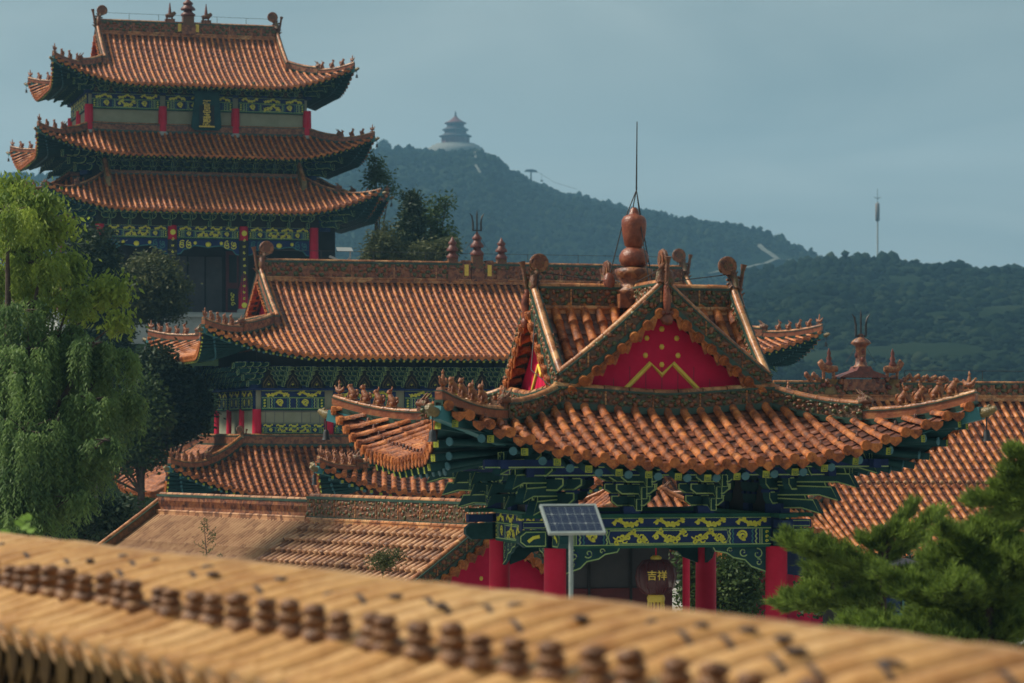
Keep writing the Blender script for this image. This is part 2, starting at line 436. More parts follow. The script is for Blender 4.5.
# ------------------------------------------------------------------ small figures (facing +x, origin on the ridge)
def beast_mesh(kind):
    mb = MB(); r = random.Random(kind)
    k = r.uniform(.9, 1.1)
    mb.box(-.1,.11,-.05,.05,0,.03)
    mb.tube([(-.07,0,.03),(-.05,0,.09),(0,0,.15),(.035,0,.21),(.05,0,.25)], [.04,.075,.07,.056,.045], 8)
    mb.ball((.06,0,.275*k), .058,.05,.05, 8)
    mb.ball((.105,0,.262*k), .03,.026,.024, 6)
    for sy in (-1,1):
        mb.tube([(.04,sy*.03,.17),(.08,sy*.035,.09),(.085,sy*.035,.03)], [.024,.018,.02], 5)
        mb.ball((-.03,sy*.05,.065), .06,.038,.055, 6)
        mb.ball((.09,sy*.03,.02), .035,.025,.02, 6)
        mb.tube([(.045,sy*.03,.30*k),(.03,sy*.045,.322*k)], [.02,.012], 5)
    if kind % 3 == 0: mb.tube([(.02,0,.30*k),(-.01,0,.35*k),(.0,0,.39*k)], [.022,.016,.004], 5)
    mb.tube([(-.08,0,.05),(-.13,0,.1),(-.12,0,.18),(-.08,0,.2)], [.025,.03,.025,.008], 5)
    for q in range(4): mb.ball((.02-.03*q,0,.24-.035*q), .022,.03,.022, 5)
    return mb
def rider_mesh():
    mb = MB()
    mb.box(-.1,.11,-.05,.05,0,.03)
    mb.tube([(-.12,0,.2),(-.08,0,.12),(0,0,.1),(.07,0,.13),(.10,0,.2)], [.015,.05,.06,.045,.02], 7)
    mb.ball((.12,0,.215), .03,.022,.022, 6)
    for sy in (-1,1): mb.tube([(0,sy*.03,.08),(.0,sy*.03,.02)], .015, 5)
    mb.tube([(-.01,0,.14),(0,0,.22),(0,0,.27)], [.045,.035,.02], 6)
    mb.ball((.005,0,.30), .03, .03, .034, 6); mb.tube([(0,0,.32),(0,0,.36)], [.018,.004], 5)
    return mb
def dragon_mesh(s=1.0, mirror=1):
    """ridge-end dragon: gaping head biting the ridge (towards +x), scaly neck rising, tail rolled in a disc, sword hilt behind"""
    mb = MB()
    mb.box(-.22*s,.20*s,-.10*s,.10*s,0,.16*s,0)
    mb.tube([(.34*s,0,.22*s),(.2*s,0,.26*s),(.0,0,.28*s),(-.10*s,0,.45*s),(-.08*s,0,.66*s),(.0,0,.84*s)],
            [.08*s,.16*s,.25*s,.23*s,.20*s,.16*s], 10, 0, True, True, .5)
    for k in range(7): mb.tube([(-.22*s+.03*k*s,0,(.25+.09*k)*s),(-.36*s+.035*k*s,0,(.34+.10*k)*s)], [.05*s,.01*s], 5, 0)
    mb.tube([(.36*s,0,.40*s),(.22*s,0,.40*s),(.08*s,0,.36*s)], [.04*s,.075*s,.1*s], 7, 0)
    mb.tube([(.30*s,0,.08*s),(.16*s,0,.10*s),(.0,0,.14*s)], [.045*s,.07*s,.1*s], 7, 0)
    # rolled tail disc
    cx, cz = .07*s, .96*s
    mb.tube([(cx,-.065*s,cz),(cx,.065*s,cz)], .205*s, 16, 1, True, False)
    mb.tube([(cx,-.085*s,cz),(cx,.085*s,cz)], .11*s, 12, 0, True, False)
    pts = [(cx+.205*s*cos(t), 0, cz+.205*s*sin(t)) for t in [pi*1.25-i*pi*1.5/12 for i in range(13)]]
    mb.tube(pts, .035*s, 6, 0)
    for k in range(5):
        mb.ball((-.16*s-.01*k*s, 0, (.3+.1*k)*s), .05*s,.05*s,.045*s, 6)
        mb.ball((.13*s-.02*k*s, (.05 if k%2 else -.05)*s, (.24+.1*k)*s), .045*s,.04*s,.04*s, 6)
    for sy in (-1,1):
        mb.ball((.2*s, sy*.11*s, .36*s), .04*s, .03*s, .04*s, 6)
        mb.tube([(.08*s,sy*.1*s,.40*s),(-.04*s,sy*.13*s,.52*s),(-.02*s,sy*.12*s,.6*s)], [.04*s,.03*s,.01*s], 5)
    # sword hilt
    mb.tube([(-.20*s,0,.2*s),(-.27*s,0,.62*s),(-.32*s,0,.92*s)], [.05*s,.05*s,.045*s], 7)
    mb.tube([(-.31*s,0,.86*s),(-.335*s,0,1.0*s)], [.05*s,.078*s], 7)
    return mb
def headbeast_mesh(s=1.0):
    """horned head at the foot of a sloping ridge, facing +x, sword-like horn leaning back"""
    mb = MB()
    mb.box(-.15*s,.15*s,-.08*s,.08*s,0,.16*s)
    mb.tube([(-.1*s,0,.2*s),(.05*s,0,.24*s),(.2*s,0,.22*s)], [.12*s,.13*s,.06*s], 8)
    mb.tube([(.02*s,0,.10*s),(.2*s,0,.08*s)], [.08*s,.04*s], 6)
    for sy in (-1,1):
        mb.tube([(0,sy*.06*s,.32*s),(-.12*s,sy*.09*s,.44*s),(-.18*s,sy*.08*s,.5*s)], [.035*s,.025*s,.008*s], 5)
        mb.ball((.1*s,sy*.08*s,.3*s), .035*s, n=6)
    for k in range(4): mb.ball((-.12*s-.03*k*s, 0, (.30-.05*k)*s), .05*s, n=6, mat=0)
    return mb
ME = {}
for k in range(4): ME['beast%d'%k] = mesh(beast_mesh(k), 'roof_beast', [M['beast']])
ME['rider'] = mesh(rider_mesh(), 'rider_figure', [M['beast']])
ME['dragon'] = mesh(dragon_mesh(), 'ridge_dragon', [M['dragon'], M['relief_brown']])
ME['head'] = mesh(headbeast_mesh(), 'ridge_head', [M['dragon']])
# ------------------------------------------------------------------ brackets
def bracket_mb(s=1.0, tiers=3, out=.24, width=.34, mats=(0,1,2), arm=True):
    """faces -y; origin at the wall, base level. """
    mb = MB()
    hgt = .16*s
    mb.box(-.13*s,.13*s,-.13*s,.10*s,0,.12*s,mats[1])
    for t in range(tiers):
        z = .12*s+t*hgt*1.15
        y = -out*s*(t+.2)
        for q in range(t+1) if t else (0,):
            yy = -out*s*q
            w = (width+.11*(t-q))*s
            pts = [(-w,.06*s),(-w,0.0+.09*s),(-w+.0,hgt*.95),(w,hgt*.95),(w,.06*s),(w*.72,0),(-w*.72,0)]
            mb.prism([(-w,hgt*.45),(-w*.72,0),(w*.72,0),(w,hgt*.45),(w,hgt*.9),(-w,hgt*.9)], (0,yy-.045*s,z), (1,0,0),(0,0,1),(0,.09*s,0), mats[0])
            mb.ribbon([(-w,hgt*.9),(-w,hgt*.45),(-w*.72,.006),(w*.72,.006),(w,hgt*.45),(w,hgt*.9)], .022*s, (0,yy-.045*s,z), (1,0,0),(0,0,1),(0,-.006,0), mats[2])
            for e in (-1,0,1):
                mb.box(e*w*.86-.06*s, e*w*.86+.06*s, yy-.07*s, yy+.06*s, z+hgt*.9, z+hgt*1.15, mats[1])
                mb.ribbon([(e*w*.86-.06*s,hgt*.93),(e*w*.86+.06*s,hgt*.93)], .014*s, (0,yy-.07*s,z),(1,0,0),(0,0,1),(0,-.004,0), mats[2])
        # projecting beak arm
        L = out*s*(t+1)+.12*s
        mb.prism([(0,0),(L-.05*s,0),(L+.10*s,-.07*s),(L+.02*s,hgt*.8),(0,hgt*.85)], (-.04*s,0,z), (0,-1,0),(0,0,1),(.08*s,0,0), mats[0])
        mb.ribbon([(0,.01),(L-.05*s,.01),(L+.10*s,-.07*s),(L+.02*s,hgt*.8)], .016*s, (-.042*s,0,z),(0,-1,0),(0,0,1),(-.003,0,0), mats[2])
        mb.ribbon([(-.04*s,-.06*s),(.04*s,-.06*s),(.04*s,hgt*.7),(-.04*s,hgt*.7),(-.04*s,-.06*s)], .012*s, (0,-L-.05*s,z),(1,0,0),(0,0,1),(0,-.06*s,0), mats[2])
    return mb
BM = [M['teal'], M['blue'], M['lime']]
# ------------------------------------------------------------------ painted beams (face towards -y at y=0, x from 0..L, z from 0..h)
def spiral(cx, cz, r, turns, ph, n=16, flip=1):
    return [(cx+flip*r*(1-i/n*.85)*cos(ph+turns*2*pi*i/n), cz+r*(1-i/n*.85)*sin(ph+turns*2*pi*i/n)) for i in range(n+1)]
def dragon_motif(mb, x0, x1, zc, h, o, ux, uz, th, mat, lw, rnd):
    w = x1-x0; n = 22
    fl = rnd.choice((-1,1))
    pts = [(x0+w*(.08+.8*i/n), zc+fl*h*.30*sin(i/n*2*pi*1.25)) for i in range(n+1)]
    mb.ribbon(pts, lw*1.9, o, ux, uz, th, mat, True)
    for k in (2,6,10,14,18,21):
        p = pts[k]; s_ = 1 if (k//4) % 2 else -1
        mb.ribbon(spiral(p[0]+h*.05, p[1]+s_*h*.20, h*.21, 1.15, rnd.uniform(0,6), 13, s_), lw*1.15, o, ux, uz, th, mat)
        mb.ribbon([p, (p[0]+h*.16, p[1]-s_*h*.22), (p[0]+h*.36, p[1]-s_*h*.20), (p[0]+h*.46, p[1]-s_*h*.06)], lw*1.1, o, ux, uz, th, mat, True)
    mb.ribbon(spiral(pts[-1][0], pts[-1][1], h*.2, .9, 0, 10), lw*1.5, o, ux, uz, th, mat)
def painted_beam(mb, L, h, o, ux, uz, nrm, seed=1, dens=1, m=(0,1,2,3,4), th=.16):
    """m: blue, green, gold, lime, teal. o = lower-left front corner"""
    rnd = random.Random(seed)
    back = vmul(nrm, -th)
    def P(x, z, d=0): return tuple(o[i]+ux[i]*x+uz[i]*z+nrm[i]*d for i in range(3))
    mb.prism([(0,0),(L,0),(L,h),(0,h)], o, ux, uz, back, m[0])
    z1 = h*.64
    # green border bottom, lime line
    def bar(x0,x1,za,zb,mat,d=.006): mb.add([P(x0,za,d),P(x1,za,d),P(x1,zb,d),P(x0,zb,d)], [(0,1,2,3)], mat)
    bar(0,L,0,h*.09,m[1]); bar(0,L,h*.09,h*.12,m[3],.008)
    bar(0,L,z1-h*.02,z1+h*.01,m[3],.008); bar(0,L,z1+h*.01,z1+h*.06,m[1],.006)
    bar(0,L,h*.975,h,m[3],.008)
    th2 = vmul(nrm, .012)
    lw = h*.038
    # end boxes + chevrons + medallion
    e = h*.9
    for sgn, x0 in ((1,0),(-1,L)):
        X = lambda q: x0+sgn*q
        bar(min(X(e*.03),X(e*.30)),max(X(e*.03),X(e*.30)),h*.14,z1-h*.04,m[1])
        for q in (.36,.44):
            mb.ribbon([(X(e*q),h*.12),(X(e*q),z1-h*.03)], lw, o,ux,uz,th2,m[3])
        for q in (0,1,2): mb.ribbon(spiral(X(e*.17), h*(.2+.15*q), h*.055, 1, 0, 8), lw, o,ux,uz,th2,m[2])
        for q in (.56,.70):
            zz = [h*.12+(z1-h*.15)*k/6 for k in range(7)]
            mb.ribbon([(X(e*q)+(e*.05 if k%2 else 0)*sgn, z) for k, z in enumerate(zz)], lw*1.3, o,ux,uz,th2,m[3 if q<.6 else 4])
        cx = X(e*1.08); cz = (h*.12+z1)/2
        for k in range(3): mb.ribbon(spiral(cx, cz, h*.21-.03*h*k, .85, k*2.1, 14, 1 if k%2 else -1), lw*1.7, o,ux,uz,th2,m[2])
        for q in (1.46,1.58):
            zz = [h*.12+(z1-h*.15)*k/6 for k in range(7)]
            mb.ribbon([(X(e*q)+(e*.05 if k%2 else 0)*sgn, z) for k, z in enumerate(zz)], lw*1.3, o,ux,uz,th2,m[4 if q<1.5 else 3])
    a0, a1 = e*1.72, L-e*1.72
    if a1-a0 > h*.6:
        mb.ribbon([(a0,h*.15),(a1,h*.15),(a1+h*.06,h*.36),(a1,z1-h*.06),(a0,z1-h*.06),(a0-h*.06,h*.36),(a0,h*.15)], lw*.9, o,ux,uz,th2,m[3])
        n = max(1, round((a1-a0)/(h*1.25)))
        for k in range(n):
            dragon_motif(mb, a0+(a1-a0)*k/n, a0+(a1-a0)*(k+1)/n, (h*.15+z1-h*.06)/2, h*.42, o,ux,uz,th2,m[2],lw*1.4,rnd)
    n = max(1, round(L/(h*1.35)))
    for k in range(n):
        dragon_motif(mb, L*(k+.06)/n, L*(k+.94)/n, h*.83, h*.25, o,ux,uz,th2,m[2],lw*1.5,rnd)
PB = [M['blue'], M['green'], M['gold'], M['lime'], M['teal_l']]
# ================================================================== composed roof pieces
M['rf_base'] = noisy('relief_ground', [(.3,(.03,.03,.018)),(.5,(.10,.05,.025)),(.7,(.20,.09,.035))], 12, 5, .45, .6, 30)
M['rf_flower'] = noisy('relief_flower', [(.3,(.10,.03,.018)),(.5,(.24,.075,.03)),(.7,(.36,.18,.06))], 20, 5, .4, .4, 40)
M['rf_leaf'] = noisy('relief_leaf', [(.3,(.022,.04,.018)),(.5,(.06,.085,.03)),(.7,(.22,.16,.05))], 20, 5, .4, .4, 40)
M['hip_panel'] = noisy('hip_panel_glaze', [(.3,(.10,.03,.015)),(.5,(.26,.075,.03)),(.7,(.36,.14,.05))], 5, 6, .4, .3, 30)
RM = [M['roll'], M['rf_base'], M['dgreen'], M['hip_panel'], M['rf_flower'], M['rf_leaf']]
RB = [M['roll'], M['relief_brown'], M['dgreen'], M['hip_panel'], M['rf_flower'], M['rf_leaf']]
def hippath(Rf, sx, sy, d0, d1, n=14, off=0.0):
    return [Rf.P(sx*(Rf.a-d), sy*(Rf.b-d), True, off) for d in [lerp(d0, d1, i/n) for i in range(n+1)]]
def put_row(parent, path, dist, count, sp, s, first='rider', zoff=0.0, name='roof_beast'):
    """figures along a hip ridge counted from its outer (last) end"""
    L = [0]; pts = path[::-1]
    for i in range(len(pts)-1): L.append(L[-1]+vlen(vsub(pts[i+1], pts[i])))
    for k in range(count):
        t = dist+k*sp
        for i in range(len(pts)-1):
            if t <= L[i+1]:
                q = (t-L[i])/((L[i+1]-L[i]) or 1); p = tuple(lerp(pts[i][j], pts[i+1][j], q) for j in range(3))
                d = vsub(pts[i], pts[i+1]); break
        else: break
        rz = math.atan2(d[1], d[0])
        me = ME['rider'] if k == 0 else ME['beast%d' % (k % 4)]
        place('rider_figure' if k == 0 else name, me, parent, vadd(p, (0,0,zoff)), rz, s*random.uniform(.92,1.08))
def hips(roof, Rf, sh, sw, sr, mats, nb, bs, corners=((-1,-1),(1,-1),(-1,1),(1,1)), d0=None, head=True, plainfrac=.5, sp=.36, hs=.9):
    for sx, sy in corners:
        mb = MB()
        full = hippath(Rf, sx, sy, d0 if d0 is not None else Rf.hip, .02, 18, .02)
        k = int(len(full)*plainfrac)
        slab(mb, full[:k+1], sh, sw, sr, (0,1,2), deco=(mats is RM))
        slab(mb, full[k:], sh*.62, sw*.8, sr*.9, (0,3,2), seg=.28)
        hr = obj('hip_ridge', mb, mats, roof)
        low = full[k:]
        put_row(hr, low, .12, nb, sp, bs, zoff=sh*.62*.92+sr*.8)
        if head:
            d = vsub(full[k+1], full[k-1])
            place('ridge_head', ME['head'], hr, vadd(full[k], (0,0,sh*.5)), math.atan2(d[1], d[0]), bs*hs)
        # corner beam with dragon-head sleeve and a bell
        cb = MB()
        e = Rf.P(sx*Rf.a, sy*Rf.b, True, -.16); q = Rf.P(sx*(Rf.a-1.0), sy*(Rf.b-1.0), True, -.26)
        dr = vn(vsub(e, q)); tip = vadd(e, vmul(dr, .12))
        cb.beam(q, vadd(e, vmul(dr, .04)), .17, .19, 0)
        cb.tube([vadd(e, vmul(dr, .02)), vadd(e, vmul(dr, .14)), vadd(e, vadd(vmul(dr, .27), (0,0,.03)))], [.075,.08,.04], 8, 1)
        cb.ball(vadd(e, vadd(vmul(dr,.16),(0,0,.07))), .04, n=6, mat=1)
        cb.tube([vadd(tip,(0,0,-.05)), vadd(tip,(0,0,-.26))], .012, 5, 2)
        cb.lathe([(.03,0),(.05,-.04),(.055,-.12),(.075,-.17)], vadd(tip,(0,0,-.26)), 10, 2)
        obj('corner_beam', cb, [M['teal_l'], M['olive'], M['iron']], roof)
def gable_board(Rf, sx, inset=.3, mats=None):
    """triangular board + verge tiles + sloping ridges at x = sx*ga of a hip-gabled roof"""
    mb = MB(); g = Rf.ga; yb = Rf.b-Rf.hip
    ys = [lerp(-yb, yb, i/16) for i in range(17)]
    zb = Rf.z0+Rf.prof(Rf.hip)
    poly = [(y+Rf.cy, Rf.z0+Rf.prof(Rf.b-abs(y))-.06) for y in ys]+[(yb+Rf.cy, zb-.1), (-yb+Rf.cy, zb-.1)]
    mb.prism(poly, (sx*(g-inset),0,0), (0,1,0), (0,0,1), (-sx*.05,0,0), 0)
    return mb
def verge(Rf, sx, pitch, rr):
    mb = MB(); g = Rf.ga; yb = Rf.b-Rf.hip
    n = int(yb/pitch)
    for s in (-1,1):
        for i in range(n):
            y = s*(i+.5)*yb/n
            z = Rf.z0+Rf.prof(Rf.b-abs(y))-.04
            p = (sx*(g-.18), y+Rf.cy, z+.02); q = (sx*(g+.20), y+Rf.cy, z-.07)
            mb.tube([p, q], [rr, rr*1.08], 8, 0, True, True)
            mb.prism([(-pitch*.4,0),(pitch*.4,0),(0,-pitch*.5)], vadd((sx*(g+.16),y+s*pitch*.5+Rf.cy,z-.10),(0,0,0)), (0,1,0),(0,0,1),(sx*.02,0,0),0)
    v = []
    for i in range(17):
        y = lerp(-yb, yb, i/16); z = Rf.z0+Rf.prof(Rf.b-abs(y))
        v += [(sx*(g-.22), y+Rf.cy, z+.0), (sx*(g+.16), y+Rf.cy, z-.11)]
    mb.add(v, [(2*i,2*i+1,2*i+3,2*i+2) for i in range(16)], 0)
    return mb
def gabled_roof(T, Rf, over, rise, rh, sw, sr, nb=5, bs=1.0, ds=1.0, beastsp=.42, tm=None, rm=RB, fw=.08, hipmat=None, label=None):
    tm = tm or [M['tile_far'], M['pan']]
    roof = obj('roof', Rf.surface(), tm, T)
    if label: roof['label'] = label
    obj('eave_rafters', Rf.soffit(over, rise, fw=fw, rw=fw*1.15), [M['teal'], M['rafgold'], M['rfend']], roof)
    mb = MB()
    zt = Rf.z0+Rf.H
    g = Rf.ga-.1
    slab(mb, [(lerp(-g, g, i/12), Rf.cy, zt) for i in range(13)], rh, sw*1.15, sr*1.1, deco=2.2)
    for e_ in (-1,1): slab(mb, [(lerp(-g, g, i/12), Rf.cy+e_*.13, zt-.02) for i in range(13)], .10, .06, .05, (0,0,0), seg=.4)
    rg = obj('ridge', mb, rm, roof)
    for sx in (-1,1):
        place('ridge_dragon', ME['dragon'], roof, (sx*(g-.05), Rf.cy, zt), 0 if sx < 0 else pi, ds)
        obj('gable_board', gable_board(Rf, sx), [M['crimson_board']], roof)
        obj('verge_tiles', verge(Rf, sx, Rf.pitch*1.05, Rf.rr*.95), [M['tile_far']], roof)
        for sy in (-1,1):
            mb = MB()
            yb = Rf.b-Rf.hip
            path = [(sx*Rf.ga, sy*y+Rf.cy, Rf.z0+Rf.prof(Rf.b-y)) for y in [lerp(.15, yb+.25, i/10) for i in range(11)]]
            slab(mb, path, rh*.62, sw*.9, sr, (0,1,2), seg=.38)
            obj('sloping_ridge', mb, rm, roof)
        mb = MB(); yb = Rf.b-Rf.hip
        slab(mb, [(sx*(Rf.ga+.14), lerp(-yb, yb, i/6)+Rf.cy, Rf.z0+Rf.prof(Rf.hip)) for i in range(7)], rh*.5, sw*.8, sr)
        obj('gable_ridge', mb, rm, roof)
    hips(roof, Rf, rh*.5, sw*.8, sr, rm, nb, bs, sp=beastsp)
    return roof
def skirt_roof(T, Rf, over, rise, rh, sw, sr, nb=5, bs=1.0, beastsp=.42, tm=None, rm=RB, fw=.08, corners=((-1,-1),(1,-1),(-1,1),(1,1)), sides='flrk'):
    tm = tm or [M['tile_far'], M['pan']]
    roof = obj('roof', Rf.surface(sides=sides), tm, T)
    obj('eave_rafters', Rf.soffit(over, rise, fw=fw, rw=fw*1.15), [M['teal'], M['rafgold'], M['rfend']], roof)
    ia, ib = Rf.a-Rf.top, Rf.b-Rf.top
    for sd in 'flr':
        mb = MB()
        if sd == 'f': path = [Rf.P(lerp(-ia, ia, i/24), -ib, True, .0) for i in range(25)]
        elif sd == 'l': path = [Rf.P(-ia, lerp(-ib, ib, i/12), False, .0) for i in range(13)]
        else: path = [Rf.P(ia, lerp(-ib, ib, i/12), False, .0) for i in range(13)]
        slab(mb, path, rh, sw, sr)
        obj('wall_ridge', mb, rm, roof)
    hips(roof, Rf, rh*.9, sw*.8, sr, rm, nb, bs, corners=corners, sp=beastsp)
    return roof
def brackets(T, me, ia, ib, z, n, m, cy=0.0, sides='flr', cs=1.1):
    for sd in sides:
        k = n if sd in 'fk' else m
        h = ia if sd in 'fk' else ib
        for i in range(k+1):
            u = -h+2*h*i/k
            corner = i in (0, k)
            if sd != 'f' and i == 0 and sd in 'lr': continue
            if sd == 'f':
                loc = (u, -ib+cy, z); rz = 0
                if i == 0: rz = -pi/4
                if i == k: rz = pi/4
            elif sd == 'l':
                loc = (-ia, u+cy, z); rz = -pi/2
                if i == k: rz = -pi*.75
            elif sd == 'k':
                if corner: continue
                loc = (u, ib+cy, z); rz = pi
            else:
                loc = (ia, u+cy, z); rz = pi/2
                if i == k: rz = pi*.75
            place('bracket_set', me, T, loc, rz, (cs if corner else 1.0))
def column(T, x, y, z0, z1, r=.17, mat=None, name='column', gilt=False):
    mb = MB()
    mb.lathe([(r*1.35,z0),(r*1.4,z0+.1),(r*1.15,z0+.22)], (x,y,0), 16, 1)
    mb.lathe([(r*1.03,z0+.22),(r,lerp(z0,z1,.5)),(r*.95,z1)], (x,y,0), 18, 0)
    if gilt:
        n = 12
        for k in range(n):
            z = lerp(z0+.4, z1-.35, k/(n-1))
            if k in (0, n-1):
                mb.tube([(x,y-r*1.0,z),(x,y-r*1.03-.01,z)], .14, 10, 2, True, False)
            else:
                mb.ribbon(spiral(0, 0, .07, 1, k, 8), .035, (x,y-r-.012,z), (1,0,0),(0,0,1),(0,-.01,0), 2)
        mb.lathe([(r*1.02,z0+.5),(r*1.02,z1-.7)], (x,y,0), 16, 3)
    return obj(name, mb, [mat or M['crimson'], M['stone'], M['gold'], M['dark']], T)
def carved_brace(mb, x, z, w, h, sgn, y, th=.05):
    pts = [(0,0),(w,0),(w*.96,-h*.16),(w*.74,-h*.24),(w*.62,-h*.42),(w*.40,-h*.52),(w*.28,-h*.78),(0,-h)]
    mb.prism([(p[0]*sgn, p[1]) for p in (pts if sgn > 0 else pts[::-1])], (x,y,z), (1,0,0),(0,0,1),(0,th,0), 0)
    o = (x,y,z); th2 = (0,-.006,0)
    mb.ribbon([(p[0]*sgn*.97, p[1]*.96) for p in pts[1:]], h*.05, o,(1,0,0),(0,0,1),th2,1)
    for cx, cz, r in ((.16,-.28,.17),(.42,-.20,.14),(.66,-.12,.09),(.14,-.60,.11)):
        mb.ribbon(spiral(cx*w*sgn, cz*h, r*h*1.3, 1.1, cx*9, 14, sgn), h*.045, o,(1,0,0),(0,0,1),th2,1)
        mb.ribbon(spiral(cx*w*sgn+.06*h, cz*h, r*h*.8, 1.1, cx*5, 10, -sgn), h*.05, o,(1,0,0),(0,0,1),th2,2)
def trident(mb, c, s, mat=0):
    x, y, z = c
    mb.tube([(x,y,z),(x,y,z+.95*s)], .034*s, 6, mat); mb.tube([(x,y,z+.9*s),(x,y,z+1.12*s)], [.04*s,.004], 6, mat)
    mb.tube([(x-.2*s,y,z+.28*s),(x+.2*s,y,z+.28*s)], .03*s, 6, mat)
    for q in (-1,1):
        mb.tube([(x+q*.17*s,y,z+.28*s),(x+q*.17*s,y,z+.62*s),(x+q*.21*s,y,z+.85*s),(x+q*.31*s,y,z+.98*s)], [.045*s,.04*s,.036*s,.008*s], 6, mat)
    mb.tube([(x-.5*s,y,z-.55*s),(x-.03*s,y,z+.15*s)], .007*s, 4, mat); mb.tube([(x+.5*s,y,z-.55*s),(x+.03*s,y,z+.15*s)], .007*s, 4, mat)
def tier_post(mb, c, s, n=2, w=.16):
    x, y, z = c
    mb.box(x-w*s*1.25,x+w*s*1.25,y-w*s,y+w*s,z,z+.3*s,0)
    mb.box(x-w*s,x+w*s,y-w*s*.8,y+w*s*.8,z+.3*s,z+.62*s,1)
    zz = z+.62*s
    for k in range(n):
        mb.lathe([(w*1.3*s,0),(w*1.35*s,.05*s),(w*.8*s,.13*s),(w*.7*s,.2*s)], (x,y,zz), 12, 2); zz += .19*s
    mb.lathe([(w*.9*s,0),(w*.95*s,.04*s),(w*.4*s,.12*s),(.02,.2*s)], (x,y,zz), 12, 2)
    return zz
def rail(T, path, h=.28, posts=10):
    mb = MB()
    mb.tube([vadd(p,(0,0,h)) for p in path], .009, 4, 0, False)
    n = len(path)
    for k in range(posts+1):
        i = k*(n-1)/posts; j = min(n-2, int(i)); p = tuple(lerp(path[j][a], path[j+1][a], i-j) for a in range(3))
        mb.tube([p, vadd(p,(0,0,h))], .012, 4, 0, False)
    return obj('lightning_rail', mb, [M['iron']], T)
def text_part(name, s, T, loc, size, mat, rz=0.0, depth=.01):
    cu = bpy.data.curves.new(name, 'FONT'); cu.body = s; cu.size = size; cu.align_x = 'CENTER'; cu.align_y = 'CENTER'; cu.extrude = depth; cu.offset = size*.012
    cu.materials.append(mat)
    tmp = bpy.data.objects.new('tmp', cu); C.objects.link(tmp); bpy.context.view_layer.update()
    me = bpy.data.meshes.new_from_object(tmp.evaluated_get(bpy.context.evaluated_depsgraph_get())); bpy.data.objects.remove(tmp)
    if not me.materials: me.materials.append(mat)
    o = bpy.data.objects.new(name, me); C.objects.link(o); o.parent = T; o.location = loc; o.rotation_euler = (pi/2, 0, rz)
    return o
# ================================================================== 1. CROSS-GABLED PAVILION
PB_BASE = 3.0
PH = lambda h: h+CAMZ-PB_BASE
pav = thing('gate_pavilion', 'nearest pavilion with crossed orange gables, gourd finial and yellow zigzag on its crimson gable', 'pavilion', ((634-512)/F*45, 45, PB_BASE), R(14))
PR = Roof(3.80, 3.80, PH(-.52), .80, 2.10, c=.25, L=.82, Lc=2.4, p=1.65, E=.30, pitch=.246, rr=.069, tl=.34, L2=.10, arcn=8, jt=1.14, sf=.8)
_ps = PR.surface(ribsides='flrk')
for sd in 'flrk':
    n = int(PR.a*2/PR.pitch); n -= (n+1) % 2
    for i in range(n):
        u = -PR.a+PR.a*2/n*(i+.5)
        if PR.dmax(u, sd in 'fk') < .5: continue
        q = PR.pt(sd, u, .30, .075); _ps.lathe([(.030,-.01),(.034,.01),(.020,.03),(.026,.05),(.008,.065)], q, 6, 1)
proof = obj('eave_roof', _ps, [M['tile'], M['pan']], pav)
obj('eave_rafters', PR.soffit(1.97, .28, fw=.105, rw=.115, sp=.44, fly=.8, sides='flrk', alt=True), [M['teal'], M['rafgold'], M['rfend']], proof)
mb = MB()
for sd in 'flrk':      # square flowers painted on the flying rafter ends
    n = int(PR.a*2/.44)
    for i in range(n):
        u = -PR.a+2*PR.a*(i+.5)/n
        o = PR.pt(sd, u, .02, -.135-.0525)
        ax = (1,0,0) if sd in 'fk' else (0,1,0); out = {'f':(0,-1,0),'k':(0,1,0),'l':(-1,0,0),'r':(1,0,0)}[sd]
        mb.ribbon([(-.032,-.032),(.032,-.032),(.032,.032),(-.032,.032),(-.032,-.02)], .010, vadd(o, vmul(out,.006)), ax, (0,0,1), (0,0,0), 0)
        mb.ribbon([(-.012,0),(.012,0)], .016, vadd(o, vmul(out,.006)), ax, (0,0,1), (0,0,0), 0)
fl_ = obj('rafter_flower', mb, [M['green']], proof); fl_['kind'] = 'stuff'
g0 = PR.a-PR.top
for sd in 'flrk':
    mb = MB(); e = g0+.06
    if sd in 'fk': path = [PR.P(lerp(-e, e, i/24), (-1 if sd == 'f' else 1)*g0, True, .0) for i in range(25)]
    else: path = [PR.P((-1 if sd == 'l' else 1)*g0, lerp(-e, e, i/24), False, .0) for i in range(25)]
    slab(mb, path, .30, .17, .062, seg=.40, deco=True)
    obj('wall_ridge', mb, RM, proof)
hips(proof, PR, .27, .15, .060, RM, 5, .80, d0=PR.hip-.02, plainfrac=.50, sp=.27, hs=.85)
